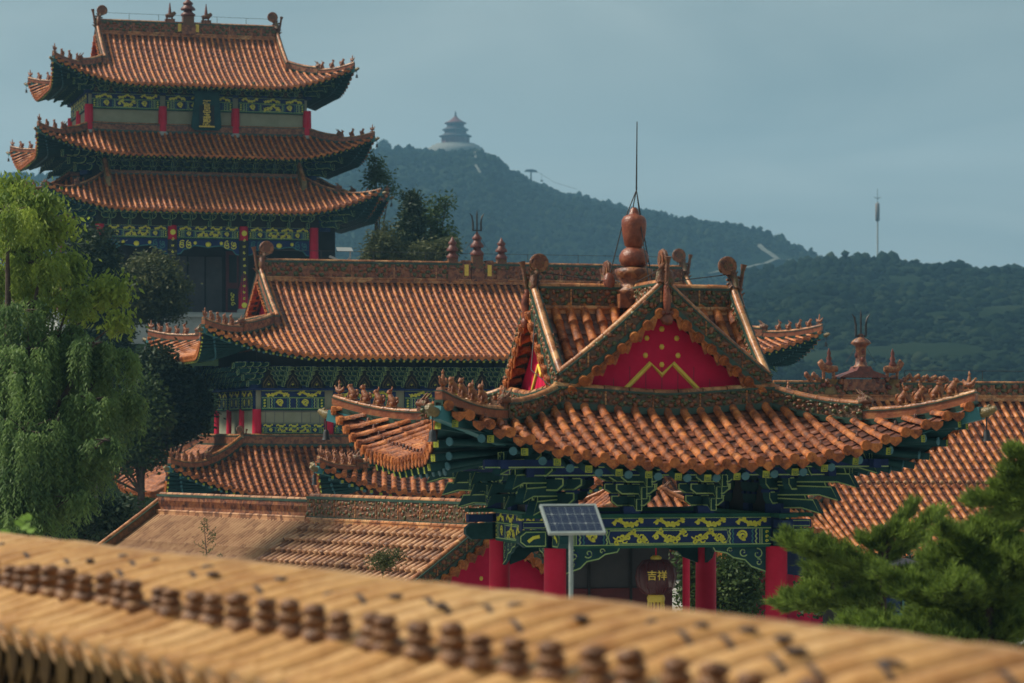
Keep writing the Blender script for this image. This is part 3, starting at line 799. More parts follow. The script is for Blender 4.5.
# crossing gables
za = PH(1.98); gw = 1.60; zb = PH(.62); G = 1.66
def asurf(x):      # height of an arm's surface at distance x from its ridge
    t = abs(x)/gw; return za-(za-zb)*(t*1.12-.12*t*t)
def rot4(p, k):
    x, y, z = p
    for _ in range(k): x, y = y, -x      # k=1: front (-y) goes to left (-x)
    return (x, y, z)
def xform(mb, fn): mb.v = [fn(p) for p in mb.v]; return mb
def gable_set(parent, fn, gw, asurf, zb, G, with_label=None):
    """gable facing -y at y=-G; fn maps to the parent's frame"""
    mb = MB()
    n = 20
    xs = [lerp(-gw, gw, i/n) for i in range(n+1)]
    poly = [(x, asurf(x)-.12) for x in xs]+[(gw, zb-.30), (-gw, zb-.30)]
    mb.prism(poly, (0,-(G-.16),0), (1,0,0), (0,0,1), (0,.05,0), 0)
    for x in [lerp(-gw*.8, gw*.8, i/10) for i in range(11)]:
        mb.box(x-.004, x+.004, -(G-.157), -(G-.155)+.0, zb-.25, min(asurf(x)-.5, zb+.35), 3)
    zc = zb-.25; o = (0,-(G-.165),0)
    top = zb+.30
    mb.ribbon([(-.84,zc),(-.18,top+.10),(0,top-.08),(.18,top+.10),(.84,zc)], .075, o, (1,0,0),(0,0,1),(0,-.012,0), 1)
    mb.tube([(-.84,-(G-.15),zc),(-.18,-(G-.15),top+.10),(0,-(G-.15),top-.08),(.18,-(G-.15),top+.10),(.84,-(G-.15),zc)], .030, 6, 1)
    for x, z in ((0,.86),(-.24,.70),(.24,.70),(0,.55),(-.26,.40),(.26,.40),(0,.24)):
        mb.ball((x, -(G-.17), zb+.22+z*.88-.05), .048 if abs(x) > .1 or z < .6 else .052, .03, .048, 8, 1)
    gb = obj('gable_board', xform(mb, fn), [M['crimson_board'], M['goldline'], M['crimson'], M['maroon']], parent)
    mb = MB()
    np_ = max(5, int(gw*1.28/.235))
    for s in (-1,1):
        for i in range(np_):
            x = s*(i+.55)*gw/np_
            z = asurf(x)-.05
            sl = (asurf(abs(x)+.02)-asurf(abs(x)))/.02
            p = (x, -(G-.14), z+.03); q = (x, -(G+.13), z-.06)
            r = .078*random.uniform(.94,1.06)
            mb.tube([p, (x,-(G+.0),z-.015), q], [r*.95,r,r*1.08], 10, 0, True, True)
            mb.tube([q, vadd(q,(0,-.012,-.004))], r*.55, 8, 0, True, False)
            w = gw/np_*.46
            u = vn((s*1.0,0,sl))
            mb.prism([(-w,.04),(w,.04),(w*.9,-.06),(w*.45,-.13),(0,-.17),(-w*.45,-.13),(-w*.9,-.06)], (x+s*gw/np_*.5, -(G+.10), asurf(abs(x)+gw/np_*.5)-.10), u, (0,0,1), (0,.02,0), 0)
    v = []
    for x in xs: v += [(x, -(G-.18), asurf(x)+.01), (x, -(G+.12), asurf(x)-.10)]
    mb.add(v, [(2*i,2*i+1,2*i+3,2*i+2) for i in range(n)], 0)
    obj('verge_tiles', xform(mb, fn), [M['tile']], parent)
    for s in (-1,1):
        mb = MB()
        slab(mb, [(s*x, -(G-.02), asurf(x)-.0) for x in [lerp(.05, gw+.08, i/12) for i in range(13)]], .32, .15, .058, seg=.30, deco=True)
        obj('sloping_ridge', xform(mb, fn), RM, parent)
cross = MB()
for k in range(4):
    one = MB(); pit = .235; n = int(G/pit)
    for i in range(n):
        y = -(i+.6)*G/n
        D = min(abs(y), gw)
        for s in (-1,1):
            ds = []; rs = []; d = gw+.02; r = .080
            xs_ = []
            x = min(D, gw)
            top = gw if D >= gw-.01 else gw
            # visible band of the arm: |x| < |y|
            t = 0.02
            pts = []
            while t < D:
                e = min(D, t+.34)
                pts += [(t, r*.93), (e-.03, r*1.02), (e, r*1.13)]
                t += .34
            if len(pts) > 2:
                path = [(s*q, y, asurf(q)+.012) for q, _ in pts]
                one.arc(path, (0,1,0), [q*.9 for _, q in pts], 8, 0)
            v = []
            t = 0.0
            y0, y1 = y-G/n/2, y+G/n/2
            while t < D+.1:
                e = min(D+.12, t+.26)
                for q, o in ((t,-.03),(e,-.004)):
                    v += [(s*q, y0, asurf(q)+o), (s*q, y1, asurf(q)+o)]
                t += .26
            m_ = len(v)//2
            one.add(v, [(2*j,2*j+1,2*j+3,2*j+2) for j in range(m_-1)], 1)
    kk = k
    xform(one, lambda p: rot4(p, kk))
    cross.add(one.v, [], 0)
    off = len(cross.v)-len(one.v)
    for f_, m__, s_ in zip(one.f, one.m, one.sm):
        cross.f.append(tuple(i+off for i in f_)); cross.m.append(m__); cross.sm.append(s_)
top = obj('crossed_roof', cross, [M['tile'], M['pan']], pav)
for k in range(4):
    gable_set(top, (lambda p, k=k: rot4(p, k)), gw, asurf, zb, G)
    mb = MB()
    slab(mb, [rot4((0, -lerp(.24, G-.10, i/5), za-.06), k) for i in range(6)], .36, .17, .065, seg=.36, deco=True)
    for e in (-1,1): slab(mb, [rot4((e*.12, -lerp(.28, G-.12, i/5), za-.12), k) for i in range(6)], .06, .05, .045, (0,0,0), seg=.34)
    obj('ridge', mb, RM, top)
    ang = [pi/2, 0, -pi/2, pi][k]
    p = rot4((0, -(G-.06), za-.02), k)
    place('ridge_dragon', ME['dragon'], top, p, ang, .68)
# end posts at the apex of each gable (face tile)
for k in range(4):
    one = MB(); one.tube([(0,-(G+.10),za-.20),(0,-(G+.12),za-.0),(0,-(G+.08),za+.22)], [.06,.065,.045], 8)
    one.ball((0,-(G+.13),za-.30), .10,.05,.09, 8, 0, .2)
    for q in (-1,1): one.ball((q*.07,-(G+.12),za-.20), .05,.04,.05, 6, 0, .2)
    xform(one, lambda p: rot4(p, k))
    obj('apex_tile', one, [M['gourd']], top)
fin = MB(); fz = PH(2.02)
fin.box(-.32,.32,-.32,.32,fz-.1,fz+.12,1)
fin.lathe([(.30,.12),(.34,.18),(.24,.24),(.20,.30),(.27,.40),(.30,.46),(.30,.52),(.16,.56)], (0,0,fz), 20, 1)
fin.lathe([(.14,.56),(.20,.58),(.235,.66),(.235,.74),(.19,.82),(.12,.87)], (0,0,fz), 24, 0)
fin.lathe([(.12,.87),(.15,.90),(.185,1.08),(.20,1.22),(.195,1.30),(.16,1.36),(.09,1.39),(.075,1.42),(.06,1.47),(.03,1.50)], (0,0,fz), 24, 0)
obj('gourd_finial', fin, [M['gourd'], M['relief_brown']], top)
rod = MB(); zt_ = PH(4.88); zj = PH(3.80)
rod.tube([(0.04,0,zj),(0.05,0,zt_)], [.014,.008], 6)
for a, d in ((pi*.95,.42),(pi*.6,.30),(-pi*.15,.30),(-pi*.4,.42),(.3,.36)):
    rod.tube([(0.04,0,zj),(cos(a)*d*.45,sin(a)*d*.45,lerp(zj,fz+.5,.45)),(cos(a)*d,sin(a)*d,fz+.3)], .009, 4)
for k in range(4):
    rod.tube([rot4((.06*(1 if k%2 else -1), -(.3), fz+.3),k), rot4((.02,-(G-.1),za+.50),k)], .008, 4)
for a in (-1,1): rod.tube([(a*(G-.1),0,za+.52),(a*(G+.25),-.9,zb+.3),(a*(G+.1),-1.7,zb)], .009, 4)
rod.tube([(-.55,-.02,za+.30),(-.62,-.02,za-.2)], .009, 4)
obj('lightning_rod', rod, [M['iron']], top)
mb = MB(); mb.lathe([(.09,0),(.10,.12),(.07,.2),(.03,.24)], (-.42,-.02,za+.26), 12)
obj('ridge_knob', mb, [M['gourd']], top)
# body
cw = 1.76
for sx in (-1,1):
    for sy in (-1,1): column(pav, sx*cw, sy*cw, .12, PH(-1.78), .175)
mb = MB(); mb.box(-2.6,2.6,-2.6,2.6,-.6,.12,0); mb.box(-2.75,2.75,-2.75,2.75,-.6,-.05,0)
obj('plinth', mb, [M['stone']], pav)
bh = .46; zbm = PH(-1.79)
FR = [((1,0,0),(0,-1,0),(-1,-1)), ((0,-1,0),(-1,0,0),(-1,1)), ((0,1,0),(1,0,0),(1,-1)), ((-1,0,0),(0,1,0),(1,1))]
for i, (ux, nr, (sx, sy)) in enumerate(FR):
    mb = MB()
    o = (sx*cw, sy*cw, zbm); o = vadd(vadd(o, vmul(ux, .12)), vmul(nr, .09))
    painted_beam(mb, 2*cw-.24, bh, o, ux, (0,0,1), nr, seed=3+i, th=.2)
    obj('painted_beam', mb, PB, pav)
    # protruding beam ends beyond the columns
    for e in (0, 1):
        mb = MB()
        q = vadd(vadd((sx*cw, sy*cw, zbm), vmul(ux, (2*cw+.14) if e else -.14)), vmul(nr, .08))
        dx = vmul(ux, 1 if e else -1)
        poly = [(0,.02),(.34,.02),(.44,.10),(.44,.20),(.34,.28),(0,.28)]
        mb.prism(poly, q, dx, (0,0,1), vmul(nr,-.18), 0)
        t2 = vmul(nr, .006)
        mb.ribbon([(0.03,.045),(.33,.045),(.415,.11),(.415,.19),(.33,.255),(0.03,.255),(.03,.045)], .018, q, dx, (0,0,1), t2, 1)
        mb.ribbon([(.12,.19),(.22,.17),(.30,.11)], .05, q, dx, (0,0,1), t2, 2)
        mb.prism([(0,.30),(.40,.30),(.40,.42),(0,.42)], q, dx, (0,0,1), vmul(nr,-.18), 3)
        mb.ribbon([(.03,.32),(.37,.32),(.37,.40),(.03,.40),(.03,.32)], .014, q, dx, (0,0,1), t2, 1)
        obj('beam_end', mb, [M['teal'], M['lime'], M['gold'], M['blue']], pav)
    for e in (-1,1):
        mb = MB(); one = MB()
        carved_brace(one, -e*(cw-.16), 0, .88, .40, e, 0)
        for v in one.v: mb.v.append(vadd(vadd((sx*cw+ux[0]*cw, sy*cw+ux[1]*cw, zbm), vmul(ux, v[0])), vadd(vmul(nr, -v[1]-.02), (0,0,v[2]))))
        k0 = len(mb.v)-len(one.v)
        for f_, m_ in zip(one.f, one.m): mb.f.append(tuple(j+k0 for j in f_)); mb.m.append(m_); mb.sm.append(False)
        obj('carved_brace', mb, [M['teal'], M['lime'], M['blue']], pav)
    mb = MB()       # plate above beam and purlin under the eaves
    mb.beam(vadd((sx*(cw+.55), sy*(cw+.55), PH(-1.30)), vmul(nr, -.55)), vadd((sx*(cw+.55)+ux[0]*2*(cw+.55), sy*(cw+.55)+ux[1]*2*(cw+.55), PH(-1.30)), vmul(nr, -.55)), .30, .06, 0)
    for q, z_, th_ in ((.60,-.62,.15),(1.12,-.50,.13)):
        a_ = (sx*cw, sy*cw, PH(z_))
        p1 = vadd(vadd(a_, vmul(nr, q)), vmul(ux, -q-.25)); p2 = vadd(vadd(a_, vmul(nr, q)), vmul(ux, 2*cw+q+.25))
        mb.beam(p1, p2, .12, th_, 1)
        one = .008
        v = [vadd(p1, vadd(vmul(nr,.066),(0,0,-th_*.42))), vadd(p2, vadd(vmul(nr,.066),(0,0,-th_*.42))), vadd(p2, vadd(vmul(nr,.066),(0,0,-th_*.42+.018))), vadd(p1, vadd(vmul(nr,.066),(0,0,-th_*.42+.018)))]
        mb.add(v, [(0,1,2,3)], 2)
    if i in (1,2): mb.beam(vadd((sx*cw, sy*cw, PH(-.85)), vmul(nr, .0)), vadd((sx*cw+ux[0]*2*cw, sy*cw+ux[1]*2*cw, PH(-.85)), vmul(nr, .0)), .05, .84, 3)
    obj('eave_purlin', mb, [M['green'], M['blue'], M['lime'], M['dark']], pav)
bme = mesh(bracket_mb(1.0, 4, .27, .30), 'bracket_set', BM)
brackets(pav, bme, cw, cw, PH(-1.27), 3, 3, sides='flrk', cs=1.2)
for sx in (-1,1):        # beaked arms at the corners
    for sy in (-1,1):
        mb = MB()
        for k, (L, z_) in enumerate(((.55,-1.14),(.85,-.94),(1.15,-.74),(1.5,-.52))):
            d = (sx*.707, sy*.707, 0); p = (sx*cw, sy*cw, PH(z_)); sd = (-d[1]*.07, d[0]*.07, 0)
            mb.prism([(0,-.06),(L-.1,-.05),(L+.22,-.13),(L+.1,.08),(0,.10)], vsub(p, sd), d, (0,0,1), vmul(sd, 2), 0)
            for q in (1.02,-1.02): mb.ribbon([(0,-.055),(L-.1,-.045),(L+.21,-.125),(L+.1,.075),(0,.095)], .018, vadd(p, vmul(sd,q)), d, (0,0,1), (0,0,0), 1)
        obj('corner_arm', mb, [M['teal'], M['lime']], pav)
mb = MB()
mb.box(-1.15,.85,.9,1.0,.12,PH(-1.75),0); mb.box(-1.2,.9,.86,.9,.12,PH(-2.55),1)
for x in (-.5,.2): mb.box(x-.02,x+.02,.84,.86,.12,PH(-1.8),2)
obj('inner_screen', mb, [M['greywood'], M['maroon'], M['dark']], pav)
mb = MB(); mb.box(-cw,cw,-cw,cw,PH(-.42),PH(-.36),0)
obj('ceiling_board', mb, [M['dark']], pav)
# lantern hanging in the front bay
lp = at(656, 577, 43.6)
lan = thing('hanging_lantern', 'dark red round lantern with two gold characters hanging under the painted beam', 'lantern', (lp[0], lp[1], lp[2]))
mb = MB()
m_l, nt, b = newmat('lantern_silk'); b.inputs['Base Color'].default_value = (.11,.030,.035,1); b.inputs['Roughness'].default_value = .35; b.inputs['Alpha'].default_value = .66
mb.lathe([(.08,.27),(.20,.25),(.285,.14),(.31,0),(.285,-.14),(.20,-.25),(.10,-.27)], (0,0,0), 24, 0)
obj('lantern_shade', mb, [m_l], lan)
mb = MB()
for k in range(12):
    a = 2*pi*k/12
    mb.tube([(cos(a)*r*1.01, sin(a)*r*1.01, z) for r, z in ((.08,.27),(.20,.25),(.285,.14),(.31,0),(.285,-.14),(.20,-.25),(.10,-.27))], .006, 4, 0, False)
mb.lathe([(.08,.26),(.09,.30),(.05,.33)], (0,0,0), 12, 1); mb.lathe([(.12,-.27),(.14,-.32),(.13,-.38)], (0,0,0), 14, 1)
for k in range(14):
    a = 2*pi*k/14; mb.tube([(cos(a)*.12,sin(a)*.12,-.38),(cos(a)*.13,sin(a)*.13,-.56)], .012, 4, 1)
mb.tube([(0,0,.32),(0,0,.54)], .012, 5, 2)
obj('lantern_frame', mb, [M['maroon'], M['goldline'], M['crimson']], lan)
text_part('lettering', '吉祥', lan, (.0,-.33,.03), .155, M['goldline'])
# ================================================================== 2. DOUBLE-EAVED HALL IN THE MIDDLE
MBZ = 2.0
MH = lambda h: h+CAMZ-MBZ
mid = thing('double_eaved_hall', 'long middle hall with broad striped orange roof, iron trident and grey-green window band', 'temple hall', ((477-512)/F*110, 110, MBZ), R(16))
R1 = Roof(11.5, 6.0, MH(2.66), 3.05, 6.0, c=.38, L=1.05, Lc=4.6, p=2.0, E=.3, ga=8.5, pitch=.262, rr=.062, tl=.36)
r1 = gabled_roof(mid, R1, 2.2, .42, .78, .22, .075, nb=5, bs=1.05, ds=1.22, beastsp=.42)
R2 = Roof(12.9, 7.2, MH(-2.35), 1.80, 2.9, c=.3, L=1.15, Lc=4.2, p=2.0, E=.3, pitch=.262, rr=.064, tl=.30, jt=1.1)
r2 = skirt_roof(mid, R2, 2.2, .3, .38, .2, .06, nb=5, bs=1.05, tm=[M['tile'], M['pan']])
for sx in (-1,1):
    place('ridge_dragon', ME['dragon'], r2, (sx*10.05, -4.35, MH(-.58)), pi if sx < 0 else 0, .62)
mb = MB(); mb.box(-9.4,9.4,-3.9,3.9,MH(-.62),MH(2.9),0)
obj('wall', mb, [M['wallg']], mid)
mb = MB(); mb.box(-10.0,10.0,-4.5,4.5,0,MH(-.7),0)
obj('lower_wall', mb, [M['maroon']], mid)
mb = MB()
for i in range(14):
    for q in range(1,4):
        x = -9.4+18.8*(i+q/4)/14; mb.box(x-.012,x+.012,-3.915,-3.9,MH(.22),MH(.72),0)
mb.box(-9.4,9.4,-3.93,-3.9,MH(.66),MH(.71),0); mb.box(-9.4,9.4,-3.93,-3.9,MH(.22),MH(.26),0)
obj('window_lattice', mb, [M['stone_d']], mid)
nb = 7
for i in range(nb):
    L = 18.8/nb
    for h0, hg, sd in ((.72,.72,20),(-.14,.36,40)):
        mb = MB(); painted_beam(mb, L-.34, hg, (-9.4+L*i+.17,-4.0,MH(h0)), (1,0,0),(0,0,1),(0,-1,0), seed=sd+i, th=.1)
        obj('painted_beam', mb, PB, mid)
for i in range(3):
    mb = MB(); painted_beam(mb, 7.8/3-.3, .72, (-9.5,-3.9+7.8/3*(i+1)-.15,MH(.72)), (0,-1,0),(0,0,1),(-1,0,0), seed=60+i, th=.1)
    obj('painted_beam', mb, PB, mid)
for i in range(nb+1):
    column(mid, -9.4+18.8/nb*i, -3.95, MH(-.9), MH(.76), .17)
for i in range(1,4): column(mid, -9.4, -3.95+7.9/3*i, MH(-.9), MH(.76), .17)
mb = MB()
mb.box(-9.75,9.75,-4.25,4.25,MH(1.45),MH(1.52),0)
for i in range(21):           # flame motifs between the brackets
    x = -9.4+18.8*(i+.5)/21
    for r_ in (.20,.11):
        mb.ribbon([(x-r_,MH(1.56)),(x-r_*.9,MH(1.56)+r_*.8),(x,MH(1.56)+r_*2.1),(x+r_*.9,MH(1.56)+r_*.8),(x+r_,MH(1.56)),(x-r_,MH(1.56))], .035, (0,-3.915,0), (1,0,0),(0,0,1),(0,-.01,0), 1)
    mb.ribbon(spiral(x, MH(1.66), .04, 1, 0, 8), .03, (0,-3.915,0),(1,0,0),(0,0,1),(0,-.012,0), 2)
mb.box(-9.41,9.41,-3.912,-3.9,MH(1.52),MH(2.9),3)
mb.box(-9.412,-9.4,-3.9,3.9,MH(1.52),MH(2.9),3)
obj('bracket_board', mb, [M['blue'], M['olive'], M['gold'], M['dark']], mid)
bm2 = mesh(bracket_mb(.95, 4, .27, .17), 'bracket_set', BM)
brackets(mid, bm2, 9.4, 3.9, MH(1.52), 21, 9, sides='flr', cs=1.2)
rail(mid, [(lerp(-8.2,8.2,i/10),0,MH(6.52)) for i in range(11)], .3, 8)
mb = MB()
tier_post(mb, (0,0,MH(5.75)), 1.62, 2, .125)
tier_post(mb, (-.98,0,MH(5.75)), 1.42, 2, .125); tier_post(mb, (.98,0,MH(5.75)), 1.42, 2, .125)
mb.box(-.62,-.30,-.16,.16,MH(5.75),MH(6.55),0); mb.box(.30,.62,-.16,.16,MH(5.75),MH(6.55),0)
for x in (-.46,.46): mb.box(x-.08,x+.08,-.17,-.16,MH(5.95),MH(6.38),3)
for x in (-1.35,1.35):
    for k in range(5): mb.ball((x+.12*k*(1 if x<0 else -1),0,MH(5.95)+.12*k), .13, .12, .13, 7, 0, .15)
obj('ridge_shrine', mb, [M['relief_brown'], M['dragon'], M['cap_red'], M['goldline']], r1)
mb = MB(); trident(mb, (0,0,MH(7.45)), .95); obj('trident', mb, [M['iron']], r1)
# ================================================================== 3. THREE-TIERED TOWER
TBZ = 12.0
TH = lambda h: h+CAMZ-TBZ
TX = (188-512)/F*148
tow = thing('tiered_temple_tower', 'tallest temple tower with three stacked orange roofs and a vertical name plaque', 'temple tower', (TX, 148, TBZ), R(16))
T1 = Roof(7.4, 5.2, TH(17.35), 3.15, 5.2, c=.40, L=1.15, Lc=4.0, p=1.9, E=.25, ga=4.7, pitch=.295, rr=.066, tl=.4)
t1 = gabled_roof(tow, T1, 1.9, .45, .70, .22, .08, nb=4, bs=1.1, ds=1.2, beastsp=.62)
t1['label'] = 'topmost gabled roof with dragon ridge ends'
T2 = Roof(8.25, 6.05, TH(13.75), 1.35, 2.6, c=.25, L=1.15, Lc=4.2, p=1.9, E=.25, pitch=.295, rr=.066, tl=.4)
t2 = skirt_roof(tow, T2, 1.9, .45, .40, .2, .07, nb=4, bs=1.1, beastsp=.62)
T3 = Roof(9.25, 6.3, TH(10.9), 1.9, 2.8, c=.3, L=1.1, Lc=4.2, p=2.0, E=.2, pitch=.295, rr=.066, tl=.4, cy=1.0)
t3 = skirt_roof(tow, T3, 1.8, .3, .2, .2, .07, nb=3, bs=1.0, beastsp=.62)
T4 = Roof(8.15, 4.6, TH(10.85), 2.0, 3.2, c=.3, L=1.15, Lc=4.2, p=2.0, E=.25, pitch=.295, rr=.066, tl=.4, cy=-3.4)
t4 = skirt_roof(tow, T4, 1.8, .3, .12, .2, .05, nb=0, bs=1.0, corners=((-1,-1),(1,-1)), sides='flr')
t4['label'] = 'lowest porch roof projecting to the front'
for sx in (-1,1):
    mb = MB(); slab(mb, [T4.P(sx*4.95, -(T4.b-d), True) for d in [lerp(3.5,2.2,i/6) for i in range(7)]], .5, .24, .09)
    obj('sloping_ridge', mb, [M['roll'], M['olive'], M['olive']], t4)
mb = MB(); mb.box(-5.6,5.6,-3.35,3.35,TH(14.9),TH(17.5),0)
obj('upper_wall', mb, [M['wallg']], tow)
mb = MB(); mb.box(-5.75,5.75,-3.5,3.5,TH(12.0),TH(15.0),0)
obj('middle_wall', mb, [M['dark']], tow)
mb = MB(); mb.box(-6.4,6.4,-3.6,4.6,TH(5.9),TH(12.5),0)
obj('lower_wall', mb, [M['maroon']], tow)
for i in range(4):
    column(tow, -5.6+11.2/3*i, -3.4, TH(14.9), TH(16.4), .22)
for i in (1,2): column(tow, -5.6, -3.4+6.8/2*i, TH(14.9), TH(16.4), .22)
for i in range(3):
    L = 11.2/3
    mb = MB(); painted_beam(mb, L-.3, .78, (-5.6+L*i+.15,-3.47,TH(16.2)), (1,0,0),(0,0,1),(0,-1,0), seed=80+i, th=.1)
    obj('painted_beam', mb, PB, tow)
mb = MB(); painted_beam(mb, 6.4, .78, (-5.67,3.2,TH(16.2)), (0,-1,0),(0,0,1),(-1,0,0), seed=85, th=.1); obj('painted_beam', mb, PB, tow)
mb = MB(); mb.box(-5.62,5.62,-3.38,-3.352,TH(16.95),TH(17.9),0)
for i in range(15):
    x = -5.6+11.2*(i+.5)/15; mb.ribbon(spiral(x, TH(17.15), .13, 1, 0, 10), .05, (0,-3.38,0),(1,0,0),(0,0,1),(0,-.01,0), 1)
obj('bracket_board', mb, [M['dark'], M['olive']], tow)
bm3 = mesh(bracket_mb(1.1, 3, .34, .24), 'bracket_set', BM)
brackets(tow, bm3, 5.6, 3.35, TH(16.98), 15, 9, sides='fl', cs=1.2)
bm4 = mesh(bracket_mb(1.5, 3, .28, .24), 'bracket_set', BM)
brackets(tow, bm4, 5.75, 3.5, TH(12.85), 11, 7, sides='fl', cs=1.2)
# plaque
mb = MB(); pz = TH(16.22)
mb.prism([(-.62,-1.0),(.62,-1.0),(.78,-.85),(.62,.78),(.72,.95),(-.72,.95),(-.62,.78),(-.78,-.85)], (.30,-3.95,pz), (1,0,0), (0,-.12,1), (0,.10,0), 0)
mb.box(-.38+.30,.38+.30,-3.98,-3.94,pz-.80,pz+.78,1)
mb.box(-.40+.30,.40+.30,-4.0,-3.94,pz-.86,pz-.79,2)
obj('name_plaque', mb, [M['teal'], M['dark'], M['goldline']], tow)
for k, ch in enumerate('三官宝殿'):
    text_part('plaque_character', ch, tow, (.30,-4.0,pz+.60-.40*k), .44, M['goldline'])
rail(tow, [(lerp(-4.6,4.6,i/10),0,TH(21.25)) for i in range(11)], .3, 6)
mb = MB()
tier_post(mb, (0,0,TH(20.55)), 1.6, 2, .18)
for q in (-1,1):
    mb.box(q*.95-.25,q*.95+.25,-.14,.14,TH(20.5),TH(21.35),0)
    mb.tube([(q*.95-.22,0,TH(21.5)),(q*.95+.1,0,TH(21.55)),(q*.95+.28,0,TH(21.7))], [.1,.14,.09], 7, 1)
    for x in (-.15,.12): mb.tube([(q*.95+x,0,TH(21.3)),(q*.95+x,0,TH(21.5))], .05, 5, 1)
    mb.tube([(q*.95,0,TH(21.6)),(q*.95,0,TH(22.2))], [.1,.02], 6, 2)
    mb.box(q*.46-.09,q*.46+.09,-.17,-.15,TH(20.7),TH(21.1),3)
obj('ridge_shrine', mb, [M['relief_brown'], M['dragon'], M['cap_red'], M['goldline']], t1)
mb = MB(); trident(mb, (0,0,TH(22.3)), .8); obj('trident', mb, [M['iron']], t1)
# porch under the lowest roof
py_ = -6.0
mb = MB(); mb.box(-7.6,7.6,-6.9,5.4,TH(4.0),TH(5.85),0); mb.box(-7.8,7.8,-7.1,5.6,TH(5.6),TH(5.75),0)
obj('plinth', mb, [M['stone']], tow)
xs4 = (-5.4,-1.8,1.8,5.4)
for i, x in enumerate(xs4): column(tow, x, py_, TH(5.85), TH(10.2), .24, gilt=(i in (1,2)))
for y in (-3.0,0.0): column(tow, -6.4, y, TH(5.85), TH(10.2), .2)
for i in range(3):
    mb = MB(); painted_beam(mb, 3.6-.48, .62, (xs4[i]+.24,py_-.12,TH(9.55)), (1,0,0),(0,0,1),(0,-1,0), seed=90+i, th=.14)
    obj('painted_beam', mb, PB, tow)
    mb = MB()
    o = (xs4[i]+.24, py_-.08, TH(9.52)); w = 3.6-.48
    pts = [(0,0),(0,-.75),(.16,-.72),(.34,-.50),(.62,-.46),(.85,-.30),(1.25,-.34),(w/2,-.40),(w-1.25,-.34),(w-.85,-.30),(w-.62,-.46),(w-.34,-.50),(w-.16,-.72),(w,-.75),(w,0)]
    mb.prism(pts, o, (1,0,0),(0,0,1),(0,.06,0), 0)
    mb.ribbon(pts[1:-1], .05, o, (1,0,0),(0,0,1),(0,-.01,0), 2)
    for cx in (.25,.6,w-.6,w-.25):
        for q in range(2): mb.ribbon(spiral(cx, -.2-.12*q, .15, 1.2, cx*3+q, 12), .045, o,(1,0,0),(0,0,1),(0,-.015,0), 1 if i == 1 else 2)
    mb.ball((o[0]+w/2, o[1]-.03, o[2]-.25), .15, .06, .13, 8, 1)
    for cx in (.9, w-.9): mb.ball((o[0]+cx, o[1]-.03, o[2]-.18), .09, .05, .09, 8, 1)
    obj('carved_brace', mb, [M['blue'], M['gold'], M['teal_l']], tow)
mb = MB(); mb.box(-5.6,5.6,py_-.1,py_+.05,TH(10.15),TH(11.0),0); mb.box(-7.0,7.0,-3.75,-3.6,TH(5.9),TH(10.6),0)
for k in range(3):
    mb.box(-1.5+k*.9,-.7+k*.9,-3.80,-3.75,TH(5.95),TH(8.8),1)
mb.box(1.3,2.0,-3.85,-3.74,TH(5.95),TH(9.1),3)
mb.box(1.4,1.9,-3.87,-3.84,TH(6.1),TH(7.2),2); mb.box(1.45,1.85,-3.87,-3.84,TH(7.5),TH(8.9),0)
for q in range(3): mb.ribbon(spiral(1.65, TH(6.4)+.24*q, .12, 1, q, 10), .05, (0,-3.88,0),(1,0,0),(0,0,1),(0,-.01,0), 4)
obj('porch_door', mb, [M['dark'], M['greywood'], M['dark'], M['maroon'], M['gold']], tow)
brackets(tow, bm4, 6.0, 6.0-.2, TH(10.05), 12, 4, sides='f', cs=1.1)
# lamp on the ridge in front: white street lamp
lx, ly, lz = at(345, 262, 113)
lamp = thing('floodlight_lamp', 'white flat floodlight on a bent arm standing behind the broad striped roof', 'lamp', (lx, ly, 5.0))
mb = MB(); mb.tube([(0,0,0),(0,0,lz-5.0+.02),(.20,0,lz-5+.18),(.22,0,lz-5+.45)], .04, 7)
obj('lamp_post', mb, [M['white']], lamp)
mb = MB(); mb.prism([(-.30,0),(.34,-.02),(.26,.22),(-.36,.24)], (0,-.1,lz-5+.42), (1,0,0), (0,.35,.7), (0,.08,0), 0); 
mb.prism([(-.65,.14),(-.15,-.05),(-.1,0),(-.6,.22)], (0,0,lz-5+.05), (1,0,0),(0,0,1),(0,.08,0), 0)
obj('lamp_head', mb, [M['white']], lamp)
# ================================================================== 4. RIGHT HALL
RBZ = 1.0
RH = lambda h: h+CAMZ-RBZ
rgt = thing('right_side_hall', 'low hall at the right edge with long sloping ribbed orange roof behind the pines', 'temple hall', (14.0, 82, RBZ), R(16))
RR_ = Roof(9.6, 6.5, RH(-3.3), 4.2, 6.5, c=.22, L=1.7, Lc=3.6, p=1.7, E=.2, ga=7.0, pitch=.268, rr=.070, tl=.34, jt=1.08)
rr1 = gabled_roof(rgt, RR_, 1.9, .3, .48, .2, .06, nb=4, bs=1.0, ds=.01, beastsp=.4, rm=RB)
for o in [c for c in rr1.children if c.name.startswith('ridge_dragon')]: bpy.data.objects.remove(o)
place('ridge_dragon', ME['dragon'], rr1, (6.9,0,RH(.9)), pi, .6)
mb = MB()
u = -RR_.ga+.2
while u < RR_.ga:
    p = RR_.P(u, -(RR_.b-3.1), True, .10); mb.ball(p, .07,.06,.06, 6); u += .268
obj('tile_stud', mb, [M['tile_tan']], rr1)
mb = MB(); mb.box(-7.6,7.6,-4.5,4.5,0,RH(-2.9),0); obj('wall', mb, [M['crimson_board']], rgt)
mb = MB(); mb.box(-7.7,7.7,-4.6,4.6,RH(-3.9),RH(-3.1),0); obj('painted_frieze', mb, [M['blue']], rgt)
rail(rgt, [(lerp(-2.9,6.8,i/10),0,RH(1.36)) for i in range(11)], .34, 4)
ox = -4.25
mb = MB()
mb.box(ox-.50,ox+.50,-.2,.2,RH(1.1),RH(1.36),0)
